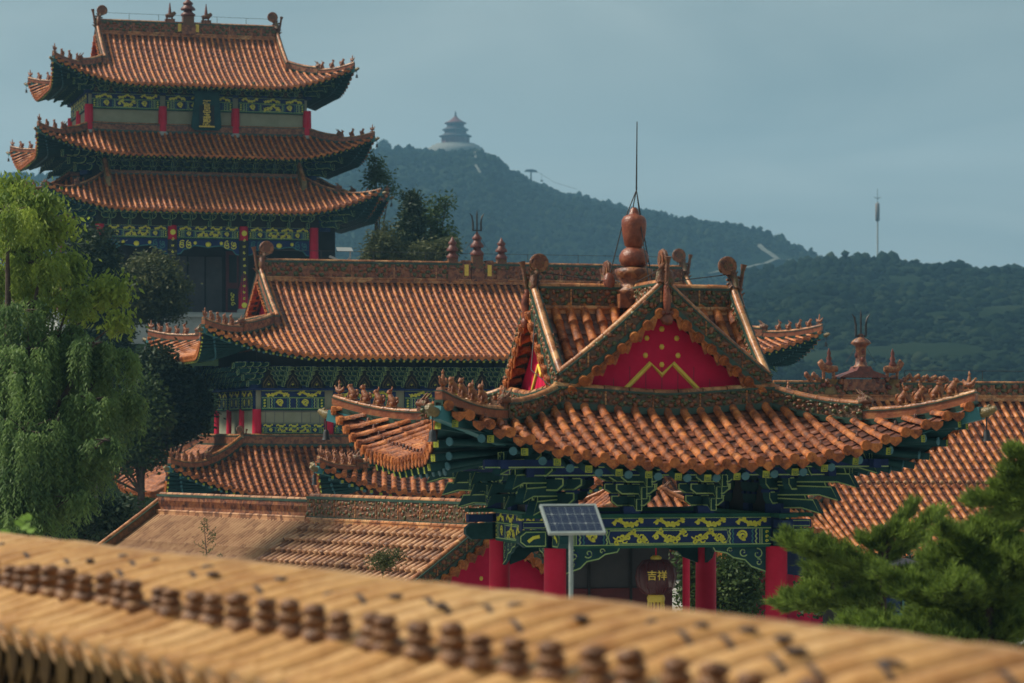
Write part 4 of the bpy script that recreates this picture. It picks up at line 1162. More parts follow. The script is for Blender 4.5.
mb.prism([(-.62,0),(.62,0),(.5,.06),(.2,.16),(.14,.26),(-.14,.26),(-.2,.16),(-.5,.06)], (ox,-.26,RH(1.40)), (1,0,0),(0,0,1),(0,.52,0), 2)
mb.lathe([(.20,0),(.13,.07),(.115,.2),(.12,.46),(.15,.50),(.24,.56),(.20,.62),(.08,.70),(.05,.78)], (ox,0,RH(1.64)), 12, 0)
for k in range(4): mb.ball((ox+.11*cos(k*1.6), -.11*abs(sin(k*1.6)), RH(1.72)+.1*k), .05, .05, .07, 6, 2)
for q in (-1,1):
    x = ox+q*.78
    mb.lathe([(.18,0),(.2,.06),(.15,.2),(.2,.30),(.24,.36)], (x,0,RH(1.0)), 12, 1)
    mb.tube([(x-q*.2,0,RH(1.60)),(x,0,RH(1.60)),(x+q*.14,0,RH(1.64)),(x+q*.22,0,RH(1.76)),(x+q*.27,0,RH(1.72))], [.07,.10,.09,.085,.03], 8, 3)
    for a in (-.13,.11): mb.tube([(x+a,0,RH(1.34)),(x+a,0,RH(1.58))], .04, 6, 3)
    mb.lathe([(.06,0),(.09,.06),(.05,.12),(.07,.18),(.035,.25),(.05,.30),(.01,.42)], (x,0,RH(1.66)), 10, 2)
    rr_ = random.Random(5+q)
    for k in range(14): mb.ball((ox+q*(.28+.05*k),-.12+rr_.uniform(-.05,.05),RH(1.12)+rr_.uniform(0,.30)), rr_.uniform(.05,.09), .06, rr_.uniform(.05,.09), 6, (0,2,3)[k%3], .3)
for k in range(16):
    mb.ball((ox+1.05+.07*k, -.05, RH(1.36)+.05*(k%3)*(1-k/22)), .06,.05,.07, 6, 3, .3)
for k in range(6): mb.ball((ox-1.05-.06*k, -.05, RH(1.34)+.06*(k%3)), .06,.05,.08, 6, 3, .3)
mb.v = [(ox+(a-ox)*1.25, b*1.2, RH(1.0)+(c-RH(1.0))*1.22) for a, b, c in mb.v]
obj('ridge_shrine', mb, [M['relief_brown'], M['olive'], M['cap_red'], M['beast']], rr1)
mb = MB(); trident(mb, (ox,0,RH(2.42)), .9); obj('trident', mb, [M['iron']], rr1)
# ================================================================== 5. SMALL SIDE HALL BEHIND THE PAVILION
SBZ = 2.5
SH = lambda h: h+CAMZ-SBZ
sid = thing('small_side_hall', 'low hall half hidden behind the pavilion, its upturned roof corner above the tan gallery', 'temple hall', ((474-512)/F*80, 80, SBZ), R(4))
RS = Roof(4.25, 3.5, SH(-1.70), 1.75, 3.5, c=.3, L=.80, Lc=2.8, p=2.0, E=.15, ga=2.3, pitch=.25, rr=.074, tl=.32)
rs_ = gabled_roof(sid, RS, 1.3, .2, .40, .16, .055, nb=5, bs=.95, ds=.5, beastsp=.30, tm=[M['tile'], M['pan']])
mb = MB(); mb.box(-2.9,2.9,-2.2,2.2,0,SH(-1.5),0); obj('wall', mb, [M['maroon']], sid)
# small incense kiosk seen through the pavilion's brackets
kio = thing('incense_kiosk', 'little pointed orange-tiled kiosk roof peeking between the brackets of the nearest pavilion', 'kiosk', ((636-512)/F*56, 56, 2.5), R(20))
RK = Roof(1.1, 1.1, -1.72+5.5, .80, 1.1, c=.1, L=.15, Lc=.7, p=2, E=.05, pitch=.19, rr=.06, tl=.24)
kr = obj('roof', RK.surface(ribsides='flrk'), [M['tile'], M['pan']], kio)
mb = MB(); mb.lathe([(.14,0),(.16,.08),(.08,.16),(.1,.24),(.02,.36)], (0,0,-1.0+5.5), 12, 0)
for sx in (-1,1):
    for sy in (-1,1): slab(mb, hippath(RK, sx, sy, 1.05, 0, 6), .10, .08, .04, (0,0,0))
obj('hip_ridge', mb, [M['roll']], kr)
mb = MB()
for sx in (-1,1):
    for sy in (-1,1): mb.lathe([(.08,0),(.07,3.85)], (sx*.75, sy*.75, 0), 10)
mb.box(-.8,.8,-.8,.8,3.55,3.75)
obj('post', mb, [M['crimson']], kio)
# ================================================================== 6. TAN GALLERY WITH GABLED END
GBZ = 2.5
GH = lambda h: h+CAMZ-GBZ
gth = R(36)
gal = thing('gabled_gallery', 'gallery below the others with plain tan roof, long relief ridge and small crimson gable end', 'gallery', ((497-512)/F*52, 52, GBZ), gth)
gtop = GH(-1.77); gslope = .64
def gs(x): return gtop-gslope*abs(x)*(1.06-.02*abs(x))
Lg = 12.6; Ln = 6.4
def galroof(y0, y1, pit, rr, tl, mats, name, label, taper):
    mb = MB(); n = int((y1-y0)/pit)
    for i in range(n):
        y = y0+(i+.5)*(y1-y0)/n
        for s in (-1,1):
            t = 0.05; path = []; rs = []
            ph = 0
            W_ = 3.3 if s < 0 else 2.6
            while t < W_:
                e = t+tl
                path += [(s*t, y, gs(t)-(.035 if taper < .9 else 0)), (s*(e-.02), y, gs(e)+.018), (s*e, y, gs(e)+.018)]
                rs += [rr*taper, rr, rr*1.08*random.uniform(.95,1.06)]
                t = e
            mb.arc(path, (0,1,0), rs, 5, 0)
    for s in (-1,1):
        v = []
        for i in range(13):
            t = (3.35 if s < 0 else 2.65)*i/12
            v += [(s*t, y0, gs(t)-.01), (s*t, y1, gs(t)-.01)]
        mb.add(v, [(2*i,2*i+1,2*i+3,2*i+2) for i in range(12)], 1)
    o = obj(name, mb, mats, gal); o['label'] = label
    return o
gr_near = galroof(.15, Ln, .20, .078, .30, [M['tile_brown'], M['pan']], 'roof_slope', 'near roof slope in stepped brown barrel tiles', .70)
gr_far = galroof(Ln, Lg, .125, .045, .9, [M['tile_tan'], M['tile_tan']], 'roof_slope', 'far roof slope in smooth tan tiles', .95)
mb = MB(); slab(mb, [(0, lerp(.05, Ln, i/8), gtop-.02) for i in range(9)], .50, .2, .06, seg=.4, deco=True)
slab(mb, [(-.10, lerp(.1, Ln, i/8), gtop-.14) for i in range(9)], .14, .12, .045, (0,0,0), seg=.2)
obj('ridge', mb, RM, gr_near)
mb = MB(); slab(mb, [(0, lerp(Ln, Lg, i/8), gtop-.05) for i in range(9)], .46, .18, .045, seg=.3)
for i in range(100):
    y = lerp(Ln+.1, Lg-.1, i/99)
    mb.tube([(-.09,y,gtop+.12),(-.09,y,gtop+.24)], .022, 5, 1)
slab(mb, [(-.12, lerp(Ln, Lg, i/8), gtop-.06) for i in range(9)], .08, .06, .035, (0,0,0), seg=.3)
obj('ridge', mb, [M['tile_brown'], M['relief_brown'], M['dgreen']], gr_far)
def ggx(p): return p
G2 = 0.0
gable_set(gr_near, (lambda p: (p[0], p[1], p[2])), 2.6, (lambda x: gs(x)), GH(-3.5), 0.0)
for s in (-1,1):
    mb = MB(); slab(mb, [(s*lerp(.05,3.2,i/8), Lg, gs(lerp(.05,3.2,i/8))) for i in range(9)], .30, .15, .055, seg=.3)
    obj('sloping_ridge', mb, RM, gr_far)
mb = MB(); mb.box(-2.2,2.2,.35,Lg-.4,0,GH(-3.5),0)
obj('wall', mb, [M['crimson_board']], gal)
# ================================================================== 7. FOREGROUND WALL ROOF
ux, uy = .447, -.894
wx, wy = .894, .447
fgp = (-.04, 10.3)
fg = thing('tiled_wall_coping', 'blurred ochre tiled roof of the wall across the bottom of the view', 'wall', (0, 0, 2.0))
FZ = CAMZ-2.0
def fgpt(u, w, z): return (fgp[0]+ux*u+wx*w, fgp[1]+uy*u+wy*w, z+FZ)
def fh(w): return -.790-.30*(math.sqrt((w-.78)**2+.22**2)-.22)
mb = MB(); caps = []
pit = .275; U0, U1 = -11.0, 5.0
n = int((U1-U0)/pit)
rr = random.Random(3)
ws = [-.38+.08*i for i in range(32)]
for i in range(n):
    u = U0+(i+.5)*pit
    r0 = .090*rr.uniform(.95,1.05); j = rr.uniform(-.006,.006)
    path = []; rs = []
    for k, w in enumerate(ws):
        path.append(fgpt(u+j+.004*sin(k+i), w, fh(w)+.0)); rs.append(r0*(1.0-.07*((w+.46)%.40)/.40))
    mb.arc(path, (ux,uy,0), rs, 10, 0, 0.0, 1.25)
    for w in ((.46+rr.uniform(-.12,.12),) if rr.random() < .4 else ()):       # dark mortar joints between tiles
        mb.arc([fgpt(u+j, w+q, fh(w+q)) for q in (0,.012,.024)], (ux,uy,0), [r0*1.015]*3, 8, 3, 0.0, 1.25)
    p = fgpt(u+j, -.38, fh(-.38)+.025); q = fgpt(u+j, -.42, fh(-.38)+.01)
    mb.tube([fgpt(u+j,-.33,fh(-.33)+.03), p, q], [r0*1.05, r0*1.12, r0*1.18], 12, 0)
    mb.tube([q, fgpt(u+j,-.435,fh(-.38)+.005)], r0*.55, 10, 0)
    # drip tile
    uu = u+pit/2
    p = fgpt(uu, -.41, fh(-.38)-.03)
    wv = pit*.34
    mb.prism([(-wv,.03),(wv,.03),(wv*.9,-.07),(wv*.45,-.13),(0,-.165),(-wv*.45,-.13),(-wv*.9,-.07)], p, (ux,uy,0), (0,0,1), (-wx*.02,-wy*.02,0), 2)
    # dark flattened blobs at the joints near the crest
    if rr.random() < .55:
        w = rr.uniform(.42,.62); c = fgpt(u+rr.uniform(-.04,.06), w, fh(w)+r0*1.2)
        mb.ball(c, .035*rr.uniform(.6,1.3), .03*rr.uniform(.6,1.2), .014, 8, 3, .25)
    caps.append((fgpt(u+j+rr.uniform(-.012,.012), rr.uniform(-.03,.03), fh(0)+r0*1.15), rr.random()))
    # second course of corbel tiles below
    p = fgpt(u, -.32, fh(-.38)-.16); q = fgpt(u-.05, -.38, fh(-.38)-.38)
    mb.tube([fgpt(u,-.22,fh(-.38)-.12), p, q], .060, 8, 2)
for i in range(len(ws)-1):
    a, b = ws[i], ws[i+1]
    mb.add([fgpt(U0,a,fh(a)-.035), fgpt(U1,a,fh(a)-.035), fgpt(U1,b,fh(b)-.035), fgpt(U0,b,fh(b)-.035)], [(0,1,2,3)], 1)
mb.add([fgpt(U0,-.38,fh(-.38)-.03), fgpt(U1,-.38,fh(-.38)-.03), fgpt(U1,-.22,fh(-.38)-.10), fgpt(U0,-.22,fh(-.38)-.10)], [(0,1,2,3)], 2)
obj('tile_roof', mb, [M['ochre'], M['ochre_pan'], M['ochre_dark'], M['mark']], fg)
mb = MB()
for z0, z1, w0, w1 in ((fh(-.46)-.42, fh(-.46)-.12, -.19, 1.9), (-6.0, fh(-.46)-.42, -.05, 1.6)):
    v = [fgpt(U0,w0,z0), fgpt(U1,w0,z0), fgpt(U1,w1,z0), fgpt(U0,w1,z0), fgpt(U0,w0,z1), fgpt(U1,w0,z1), fgpt(U1,w1,z1), fgpt(U0,w1,z1)]
    mb.add(v, [(0,3,2,1),(4,5,6,7),(0,1,5,4),(1,2,6,5),(2,3,7,6),(3,0,4,7)], 0)
obj('wall_body', mb, [M['maroon']], fg)
capm = []
for k in range(3):
    mb = MB(); r_ = random.Random(k)
    mb.lathe([(.046,-.02),(.050,.0),(.046,.025),(.030,.036),(.034,.048),(.040,.058),(.038,.075),(.026,.082),(.030,.092),(.036,.102),(.034,.118),(.028,.128),(.010,.131)], (0,0,0), 12)
    mb.v = [(x*(1+r_.uniform(-.2,.2)), y*(1+r_.uniform(-.2,.2)), z+r_.uniform(-.007,.007)) for x, y, z in mb.v]
    capm.append(mesh(mb, 'nail_cap', [M['rust']]))
nc = 0
for i, (p, q) in enumerate(caps):
    u = U0+(i+.5)*pit
    if u < -9.5 or u > 2.2: continue
    o = place('nail_cap', capm[i % 3], fg, p, q*6, (1.2+.2*q,1.2+.2*q,.82+.32*q)); o.rotation_euler = ((q-.5)*.25, (q*7%1-.5)*.25, q*6)
    nc += 1
# ================================================================== 8. SOLAR PANEL
sp_ = at(571, 530, 30)
sol = thing('solar_panel', 'small dark blue solar panel with pale frame on a thin grey pole', 'solar panel', (sp_[0], 30, 2.5))
mb = MB(); mb.tube([(0,0,0),(0,0,sp_[2]-2.5+.02)], .024, 10); mb.beam((0,-.02,sp_[2]-2.5-.06),(0,.05,sp_[2]-2.5+.1),.04,.04)
obj('pole', mb, [M['steel']], sol)
a_ = R(16); be = R(40)
ex = (cos(a_), sin(a_), 0); ed = (-sin(a_)*cos(be), cos(a_)*cos(be), sin(be)); en = vx(ex, ed)
pc = (at(572.5, 519.5, 30)[0]-sp_[0], 0, at(572.5, 519.5, 30)[2]-2.5)
hw, hl = .30, .215
def quad(mb, x0, x1, z0, z1, d, mat): mb.add([tuple(pc[i]+ex[i]*x+ed[i]*z+en[i]*d for i in range(3)) for x, z in ((x0,z0),(x1,z0),(x1,z1),(x0,z1))], [(0,1,2,3)], mat)
mb = MB()
m_cell = noisy('solar_cell', [(.3,(.010,.018,.05)),(.7,(.018,.03,.075))], 6, 3, .12)
mb.obox(pc, vmul(ex,hw-.012), vmul(ed,hl-.012), vmul(en,.010), 0)
for i in range(1,7): x = -hw+2*hw*i/7; quad(mb, x-.0012, x+.0012, -hl+.02, hl-.02, .0115, 1)
for j in range(1,3): z = -hl+2*hl*j/3; quad(mb, -hw+.02, hw-.02, z-.0025, z+.0025, .0118, 1)
for j in range(1,12): z = -hl+2*hl*j/12; quad(mb, -hw+.02, hw-.02, z-.0007, z+.0007, .0112, 1)
for i in range(0,8):
    for j in range(0,4):
        if (i % 2) == (1): x, z, s_ = -hw+2*hw*i/7*.999, -hl+2*hl*j/3, .013
        else: continue
        pts = [(x-s_,z),(x,z-s_),(x+s_,z),(x,z+s_)]
        mb.add([tuple(pc[k]+ex[k]*p[0]+ed[k]*p[1]+en[k]*.0122 for k in range(3)) for p in pts], [(0,1,2,3)], 2)
obj('cell_panel', mb, [m_cell, M['steel'], M['white']], sol)
mb = MB()
for a, b, c, d in ((-1,0,.012,hl),(1,0,.012,hl)): mb.obox(vadd(pc, vmul(ex, a*hw)), vmul(ex,c), vmul(ed,hl+.012), vmul(en,.018), 0)
for a in (-1,1): mb.obox(vadd(pc, vmul(ed, a*hl)), vmul(ex,hw-.012), vmul(ed,.012), vmul(en,.018), 0)
obj('frame', mb, [M['steel']], sol)
# ================================================================== 9. TERRAIN
def interp(x, t):
    if x <= t[0][0]: return t[0][1]
    for (a, p), (b, q) in zip(t, t[1:]):
        if x <= b: return lerp(p, q, (x-a)/(b-a))
    return t[-1][1]
YA, YB = 1500.0, 850.0
TA = [((px-512)/F*YA, hh(py, YA)-8.5) for px, py in [(-400,200),(-60,176),(30,174),(150,172),(300,170),(345,164),(360,157),(385,152),(405,151),(425,152),(455,151),(478,149),(492,154),(510,168),(530,178),(560,188),(600,196),(630,203),(660,207),(700,215),(730,219),(760,227),(800,244),(835,262),(900,300),(1000,345),(1200,400)]]
TB = [((px-512)/F*YB, hh(py, YB)-5.0) for px, py in [(300,425),(560,420),(640,385),(700,310),(745,275),(790,268),(830,262),(870,264),(930,266),(1024,266),(1200,268),(1500,290)]]
from mathutils import noise as NZ, Vector
def fbm(x, y, s, o=4):
    v = 0; a = 1
    for k in range(o):
        v += a*NZ.noise(Vector((x/s, y/s, 3.1*k))); s *= .5; a *= .5
    return v
def ground(x, y):
    if y < 20: base = 2.5
    elif y < 118: base = 2.5 if y < 104 else 2.5
    elif y < 132: base = lerp(2.5, 12.0, (y-118)/14)
    elif y < 210: base = 12.0
    elif y < 420: base = lerp(12.0, 5.0, sm((y-210)/210))
    else: base = 5.0
    if y > 104: base = lerp(base, min(base, 3.0), sm((x+.5)/9))
    if y < 230: return base
    cA = interp(x*YA/max(y, 900) if y > 900 else x*YA/900, TA); cB = interp(x*YB/max(y, 600) if y > 600 else x*YB/600, TB)
    a = base+(cA-base)*(sm((y-450)/(YA-450))**1.05) if y <= YA else base+(cA-base)*(1-sm((y-YA)/900)*.6)
    b = base+(cB-base)*(sm((y-260)/(YB-260))) if y <= YB else base+(cB-base)*(1-sm((y-YB)/500))
    z = max(a, b)
    f = sm((y-260)/300)
    ed = 1-.8*math.exp(-((y-YA)/120)**2) if a > b else 1-.8*math.exp(-((y-YB)/70)**2)
    return z+f*ed*fbm(x, y, 160)*7*sm((z-6)/60)
ys = [-40,-10,10,20,40,60,80,104,117.9,118,122,127,132,150,180,210,230]+[230+12*i for i in range(1,150)]
xs = sorted([-900+14*i for i in range(150)]+[-3,0,3,6,11])
mb = MB()
mb.v = [(x if y > 230 else x, y, ground(x, y)) for y in ys for x in xs]
nx = len(xs)
for j in range(len(ys)-1):
    for i in range(nx-1):
        mb.f.append((j*nx+i, j*nx+i+1, (j+1)*nx+i+1, (j+1)*nx+i)); mb.m.append(0); mb.sm.append(True)
M['hill'] = noisy('hillside', [(.3,(.008,.016,.009)),(.5,(.014,.024,.012)),(.65,(.024,.034,.018)),(.8,(.036,.042,.028))], .02, 9, 1.0, spec=.0)
g_ = obj('ground', mb, [M['hill']]); g_['kind'] = 'structure'
mb = MB(); mb.add([(-6000,-200,-2),(6000,-200,-2),(6000,9000,-2),(-6000,9000,-2)], [(0,1,2,3)], 0)
p_ = obj('far_ground', mb, [M['hill']]); p_['kind'] = 'structure'
M['paving'] = noisy('courtyard_bounce_paving', [(.3,(.24,.235,.21)),(.7,(.38,.36,.33))], .6, 8, .9, vor=(1.2,.3))
mb = MB(); mb.box(-70,70,13.5,104,2.3,2.52); pv_ = obj('courtyard_bounce_paving', mb, [M['paving']]); pv_['kind'] = 'structure'  # pale slab added to bounce sunlight up under the eaves
mb = MB(); mb.box(-60,-1,133,200,11.8,12.02); pv_ = obj('terrace_paving', mb, [M['paving']]); pv_['kind'] = 'structure'
def strip(name, pts, w, mat, up=.5):
    mb = MB(); v = []
    P_ = []
    for (a, b) in zip(pts, pts[1:]):
        for k in range(8): P_.append((lerp(a[0],b[0],k/8), lerp(a[1],b[1],k/8)))
    P_.append(pts[-1])
    for i, p in enumerate(P_):
        a = P_[max(i-1,0)]; b = P_[min(i+1,len(P_)-1)]; dx, dy = b[0]-a[0], b[1]-a[1]; l = math.hypot(dx, dy)
        for s in (-1,1):
            x, y = p[0]-dy/l*w/2*s, p[1]+dx/l*w/2*s; v.append((x, y, ground(p[0],p[1])+up))
    mb.add(v, [(2*i,2*i+1,2*i+3,2*i+2) for i in range(len(P_)-1)], 0)
    o = obj(name, mb, [mat]); o['kind'] = 'structure'; return o, P_
def findY(px, py, y0, y1):
    best = None
    for k in range(400):
        y = lerp(y0, y1, k/399); x = (px-512)/F*y
        e = abs((CAMZ-ground(x, y))/y*F+HY-py)
        if best is None or e < best[0]: best = (e, x, y)
    return best[1], best[2]
clear = []
M['path'] = noisy('pale_path', [(.3,(.07,.08,.065)),(.7,(.13,.14,.12))], .3, 4, .9)
pts = [findY(px, py, 500, 1495) for px, py in ((468,153),(471,160),(476,170),(480,177))]
_, q = strip('stair_path', pts, 1.1, M['path'], 1.6); clear += [(a, b, 2.5) for a, b in q]
pts = [findY(px, py, 400, 1300) for px, py in ((690,277),(715,275),(740,271),(765,266),(790,262))]
_, q = strip('hill_road', pts, 2.2, M['path'], 1.0); clear += [(a, b, 8) for a, b in q]
pts = [findY(px, py, 500, 1400) for px, py in ((758,246),(764,252),(770,256),(778,262))]
_, q = strip('rock_cut', pts, 2.5, M['path'], 1.0); clear += [(a, b, 6) for a, b in q]
# forest: one mass of crowns
M['forest'] = noisy('forest_canopy', [(.3,(.004,.009,.006)),(.5,(.008,.016,.009)),(.68,(.014,.024,.012)),(.8,(.028,.038,.018))], .03, 9, 1.0, spec=.0, vor=(.16,.45))
def crown_blob(mb, x, y, z, r, h, n=6):
    v = [(x+random.uniform(-.2,.2)*r, y, z+h)]
    for zz, rr_ in ((.78,.62),(.42,1.0),(.02,.75)):
        ph = random.random()*6
        for k in range(n):
            t = ph+2*pi*k/n; q = r*rr_*random.uniform(.72,1.25)
            v.append((x+cos(t)*q, y+sin(t)*q, z+h*zz+random.uniform(-.08,.08)*h))
    f = [(0,1+k,1+(k+1)%n) for k in range(n)]
    for l in range(2):
        a = 1+l*n
        f += [(a+k, a+n+k, a+n+(k+1)%n, a+(k+1)%n) for k in range(n)]
    mb.add(v, f, 0, True)
mb = MB(); rnd = random.Random(5)
def ok(x, y):
    for a, b, r in clear:
        if (x-a)**2+(y-b)**2 < r*r: return False
    return True
cnt = 0
for k in range(32000):
    y = 700+(820)*rnd.random()**.8
    px = rnd.uniform(-40, 900)
    if px > 30 and px < 300 and rnd.random() < .8: continue
    x = (px-512)/F*y
    z = ground(x, y)
    if z < 15 or not ok(x, y): continue
    if abs(px-452) < 36 and y > 1385: continue
    r = rnd.uniform(.7, 1.5) if rnd.random() < .8 else rnd.uniform(1.5, 2.3); h = r*rnd.uniform(1.2, 2.2)
    crown_blob(mb, x, y, z-.6, r, h); cnt += 1
for k in range(2200):       # crest line
    px = rnd.uniform(-40, 870); y = YA+rnd.uniform(-30, 25); x = (px-512)/F*y
    if abs(px-452) < 32: continue
    z = ground(x, y); r = rnd.uniform(1.0, 2.1)
    crown_blob(mb, x, y, z-.5, r, r*rnd.uniform(1.3, 2.6))
for k in range(24000):
    y = rnd.uniform(260, 860); px = rnd.uniform(600, 1080); x = (px-512)/F*y
    if rnd.random() > .95 or not ok(x, y): continue
    z = ground(x, y)
    if fbm(x, y, 60, 3) < -.25: continue
    r = (rnd.uniform(.5, 1.2) if rnd.random() < .8 else rnd.uniform(1.2, 2.2))*(.55+.5*y/850); crown_blob(mb, x, y, z-.4, r, r*rnd.uniform(.8, 1.5))
for k in range(1500):
    y = rnd.uniform(180, 330); px = rnd.uniform(640, 1080); x = (px-512)/F*y
    r = rnd.uniform(.8, 2.2); crown_blob(mb, x, y, ground(x, y)-.5, r, r*rnd.uniform(.7, 1.3), 7)
for k in range(520):
    px = rnd.uniform(826, 1060); y = YB+rnd.uniform(-14, 14); x = (px-512)/F*y
    z = ground(x, y); r = rnd.uniform(.9, 2.0)*(1.35 if px > 940 else 1)
    crown_blob(mb, x, y, z+rnd.uniform(0,.5), r, r*rnd.uniform(1.1, 1.9), 7)
    if rnd.random() < .4: mb.tube([(x,y,z-1),(x,y,z+1.5)], .2, 4, 0, False)
fo = obj('forest', mb, [M['forest']]); fo['kind'] = 'stuff'; fo['label'] = 'hazy dark green woods covering the hills behind the temple'; fo['category'] = 'forest'
# hilltop pagoda
ppx, pY = 455.5, 1478.0
pm = pY/F
px0, _, pz0 = at(ppx, 144.0, pY)
pag = thing('hilltop_pagoda', 'small distant dark red pagoda of three roofs on a white round base at the hilltop', 'pagoda', (px0, pY, pz0))
M['farred'] = noisy('dark_red_wall', [(.3,(.09,.014,.012)),(.7,(.13,.02,.018))], .2, 3, .8)
M['farroof'] = noisy('dark_roof', [(.3,(.02,.018,.028)),(.7,(.04,.03,.04))], .2, 3, .7)
M['farroof2'] = noisy('dark_red_roof', [(.3,(.10,.022,.024)),(.7,(.14,.035,.03))], .2, 3, .7)
mb = MB(); mb.lathe([(15.0,-8),(14.6,-4.4),(14.4,-2.2),(12.6,-2.0),(12.4,-.9),(10.6,-.8),(10.4,0)], (0,0,0), 32)
obj('base', mb, [M['stone_d']], pag)
for lv, (hw_, z0, z1) in enumerate(((6.5,0,4.2),(5.0,5.2,7.6),(3.9,8.6,10.9))):
    mb = MB(); mb.lathe([(hw_*1.04,z0),(hw_*1.04,z1)], (0,0,0), 8); obj('wall', mb, [M['farred'] if lv < 1 else M['farroof']], pag)
    for k in range(8):
        a = pi/8+k*pi/4
        mb = MB(); mb.lathe([(.32,z0),(.32,z1)], (cos(a-pi/8)*hw_*1.07, sin(a-pi/8)*hw_*1.07, 0), 6); obj('column', mb, [M['farroof2']], pag)
for (ro, ri, z0, z1, mt) in ((8.6,5.0,3.9,5.9,'farroof'),(7.0,3.9,7.3,9.2,'farroof')):
    mb = MB(); mb.lathe([(ri,z0-.3),(ro*.96,z0-.25),(ro,z0+.18),(lerp(ro,ri,.4),z0+.75),(ri,z1)], (0,0,0), 24); obj('roof', mb, [M[mt]], pag)
mb = MB(); mb.lathe([(3.6,10.3),(5.6,10.5),(5.8,10.95),(3.6,11.9),(2.0,13.1),(.8,14.2),(.5,14.4)], (0,0,0), 24); ro_ = obj('roof', mb, [M['farroof2']], pag)
mb = MB(); mb.lathe([(.5,14.2),(.8,14.8),(.4,15.3),(.5,15.8),(.1,17.2)], (0,0,0), 10); obj('finial', mb, [M['farroof']], ro_)
# radio mast
mx, my, mz = at(877.5, 266, 880)
mast = thing('radio_mast', 'tall thin telecom mast with a thick top section rising from the right ridge', 'mast', (mx, my, mz-3))
s_ = 880/F
mb = MB(); mb.tube([(0,0,0),(0,0,3+s_*64)], [.32,.22], 8); obj('mast_pole', mb, [M['stone']], mast)
mb = MB(); mb.lathe([(.3,3+s_*44.5),(.68,3+s_*45.5),(.68,3+s_*62),(.3,3+s_*63)], (0,0,0), 10)
obj('antenna_drum', mb, [noisy('mast_brown', [(.3,(.12,.09,.07)),(.7,(.17,.13,.10))], 1, 3, .7)], mast)
mb = MB(); mb.tube([(0,0,3+s_*63),(0,0,3+s_*77)], .08, 5)
for a in range(4): mb.tube([(0,0,3+s_*67),(cos(a*pi/2+.4)*1.3,sin(a*pi/2+.4)*1.3,3+s_*69)], .07, 4)
obj('antenna', mb, [M['iron']], mast)
# cable-car pylon
qx, qy, qz = at(531, 178, 1460)
pyl = thing('cable_car_pylon', 'tiny cable car pylon with wide crossarm on the hill slope below the pagoda', 'pylon', (qx, qy, qz-3))
mb = MB(); mb.tube([(0,0,0),(0,0,3+4.2)], [.5,.35], 6); obj('tower', mb, [M['iron']], pyl)
mb = MB(); mb.prism([(-3.6,0),(3.6,-.3),(2.4,.9),(.6,1.3),(-2.4,1.1)], (0,-.6,3+3.2), (1,0,0),(0,0,1),(0,1.2,0), 0); obj('crossarm', mb, [M['iron']], pyl)
mb = MB()
mb.tube([(3.2,0,3+3.2),(12,-10,-.2),(23,-24,-4.8)], .09, 4); mb.tube([(5.5,-2,3+2.2),(5.5,-2,1.6)], .07, 4); mb.box(4.9,6.1,-2.5,-1.5,.9,1.8)
obj('cable', mb, [M['iron']], pyl)
# ================================================================== 10. TREES
def rot_rand(rnd):
    a = rnd.uniform(0, 2*pi); z = rnd.uniform(-1, 1); r = math.sqrt(1-z*z)
    return (r*cos(a), r*sin(a), z)
def leafquad(mb, p, d, up, L, W):
    sd = vn(vx(d, up)); 
    a = p; b = vadd(p, vmul(d, L))
    m = vadd(p, vmul(d, L*.45))
    mb.v += [a, vadd(m, vmul(sd, W)), b, vadd(m, vmul(sd, -W))]
    k = len(mb.v)-4; mb.f.append((k,k+1,k+2,k+3)); mb.m.append(0); mb.sm.append(False)
def limbs(trunk, path, rs, n=8): trunk.tube(path, rs, n, 0)
def leafy_tree(name, label, cat, base, trunk_h, blobs, nclump, nleaf, L, W, mat, seed, droop=.3, spread=.35, group=None):
    """blobs: (dx,dy,dz,rx,ry,rz) relative to the base"""
    rnd = random.Random(seed)
    t = thing(name, label, cat, base, 0, group)
    tr = MB(); cr = MB(); tk_ = .08 if L < .1 else .8
    limbs(tr, [(0,0,-.2),(rnd.uniform(-.1,.1),0,trunk_h*.5),(rnd.uniform(-.15,.15),0,trunk_h)], [(.05*trunk_h**.6+.08)*tk_,(.04*trunk_h**.6+.06)*tk_,.05*tk_])
    tot = sum(b[3]*b[4]*b[5] for b in blobs)
    for b in blobs:
        limbs(tr, [(0,0,trunk_h*.55),(b[0]*.5,b[1]*.5,lerp(trunk_h*.55,b[2],.6)),(b[0],b[1],b[2])], [.07*tk_,.045*tk_,.015*tk_], 6)
        nb_ = int(nclump*b[3]*b[4]*b[5]/tot)+3
        for k in range(nb_):
            d = rot_rand(rnd); q = rnd.random()**.45
            c = (b[0]+d[0]*b[3]*q, b[1]+d[1]*b[4]*q, b[2]+d[2]*b[5]*q)
            if k % 4 == 0: limbs(tr, [(b[0],b[1],b[2]), c], [.02,.006], 4)
            for j in range(nleaf):
                e = (rnd.gauss(0,spread*.5), rnd.gauss(0,spread*.5), rnd.gauss(0,spread*.4))
                dd = rot_rand(rnd); dd = vn((dd[0],dd[1],dd[2]*.6-droop))
                leafquad(cr, vadd(c, e), dd, rot_rand(rnd), L*rnd.uniform(.6,1.2), W*rnd.uniform(.7,1.2))
    obj('trunk', tr, [M['bark']], t); obj('crown', cr, [mat], t)
    return t
LM = {}
LM['willow'] = leafmat('willow_leaves', (.075,.14,.05), (.22,.33,.10), 1.1, .45)
LM['willow2'] = leafmat('bright_leaves', (.11,.18,.035), (.34,.43,.065), .9, .4)
LM['dark'] = leafmat('dark_evergreen', (.014,.03,.014), (.04,.065,.022), 1.2, .15)
LM['mid'] = leafmat('mid_green_leaves', (.03,.06,.02), (.085,.13,.03), 1.0, .3)
LM['olive'] = leafmat('olive_green_leaves', (.05,.065,.022), (.12,.13,.045), 1.0, .3)
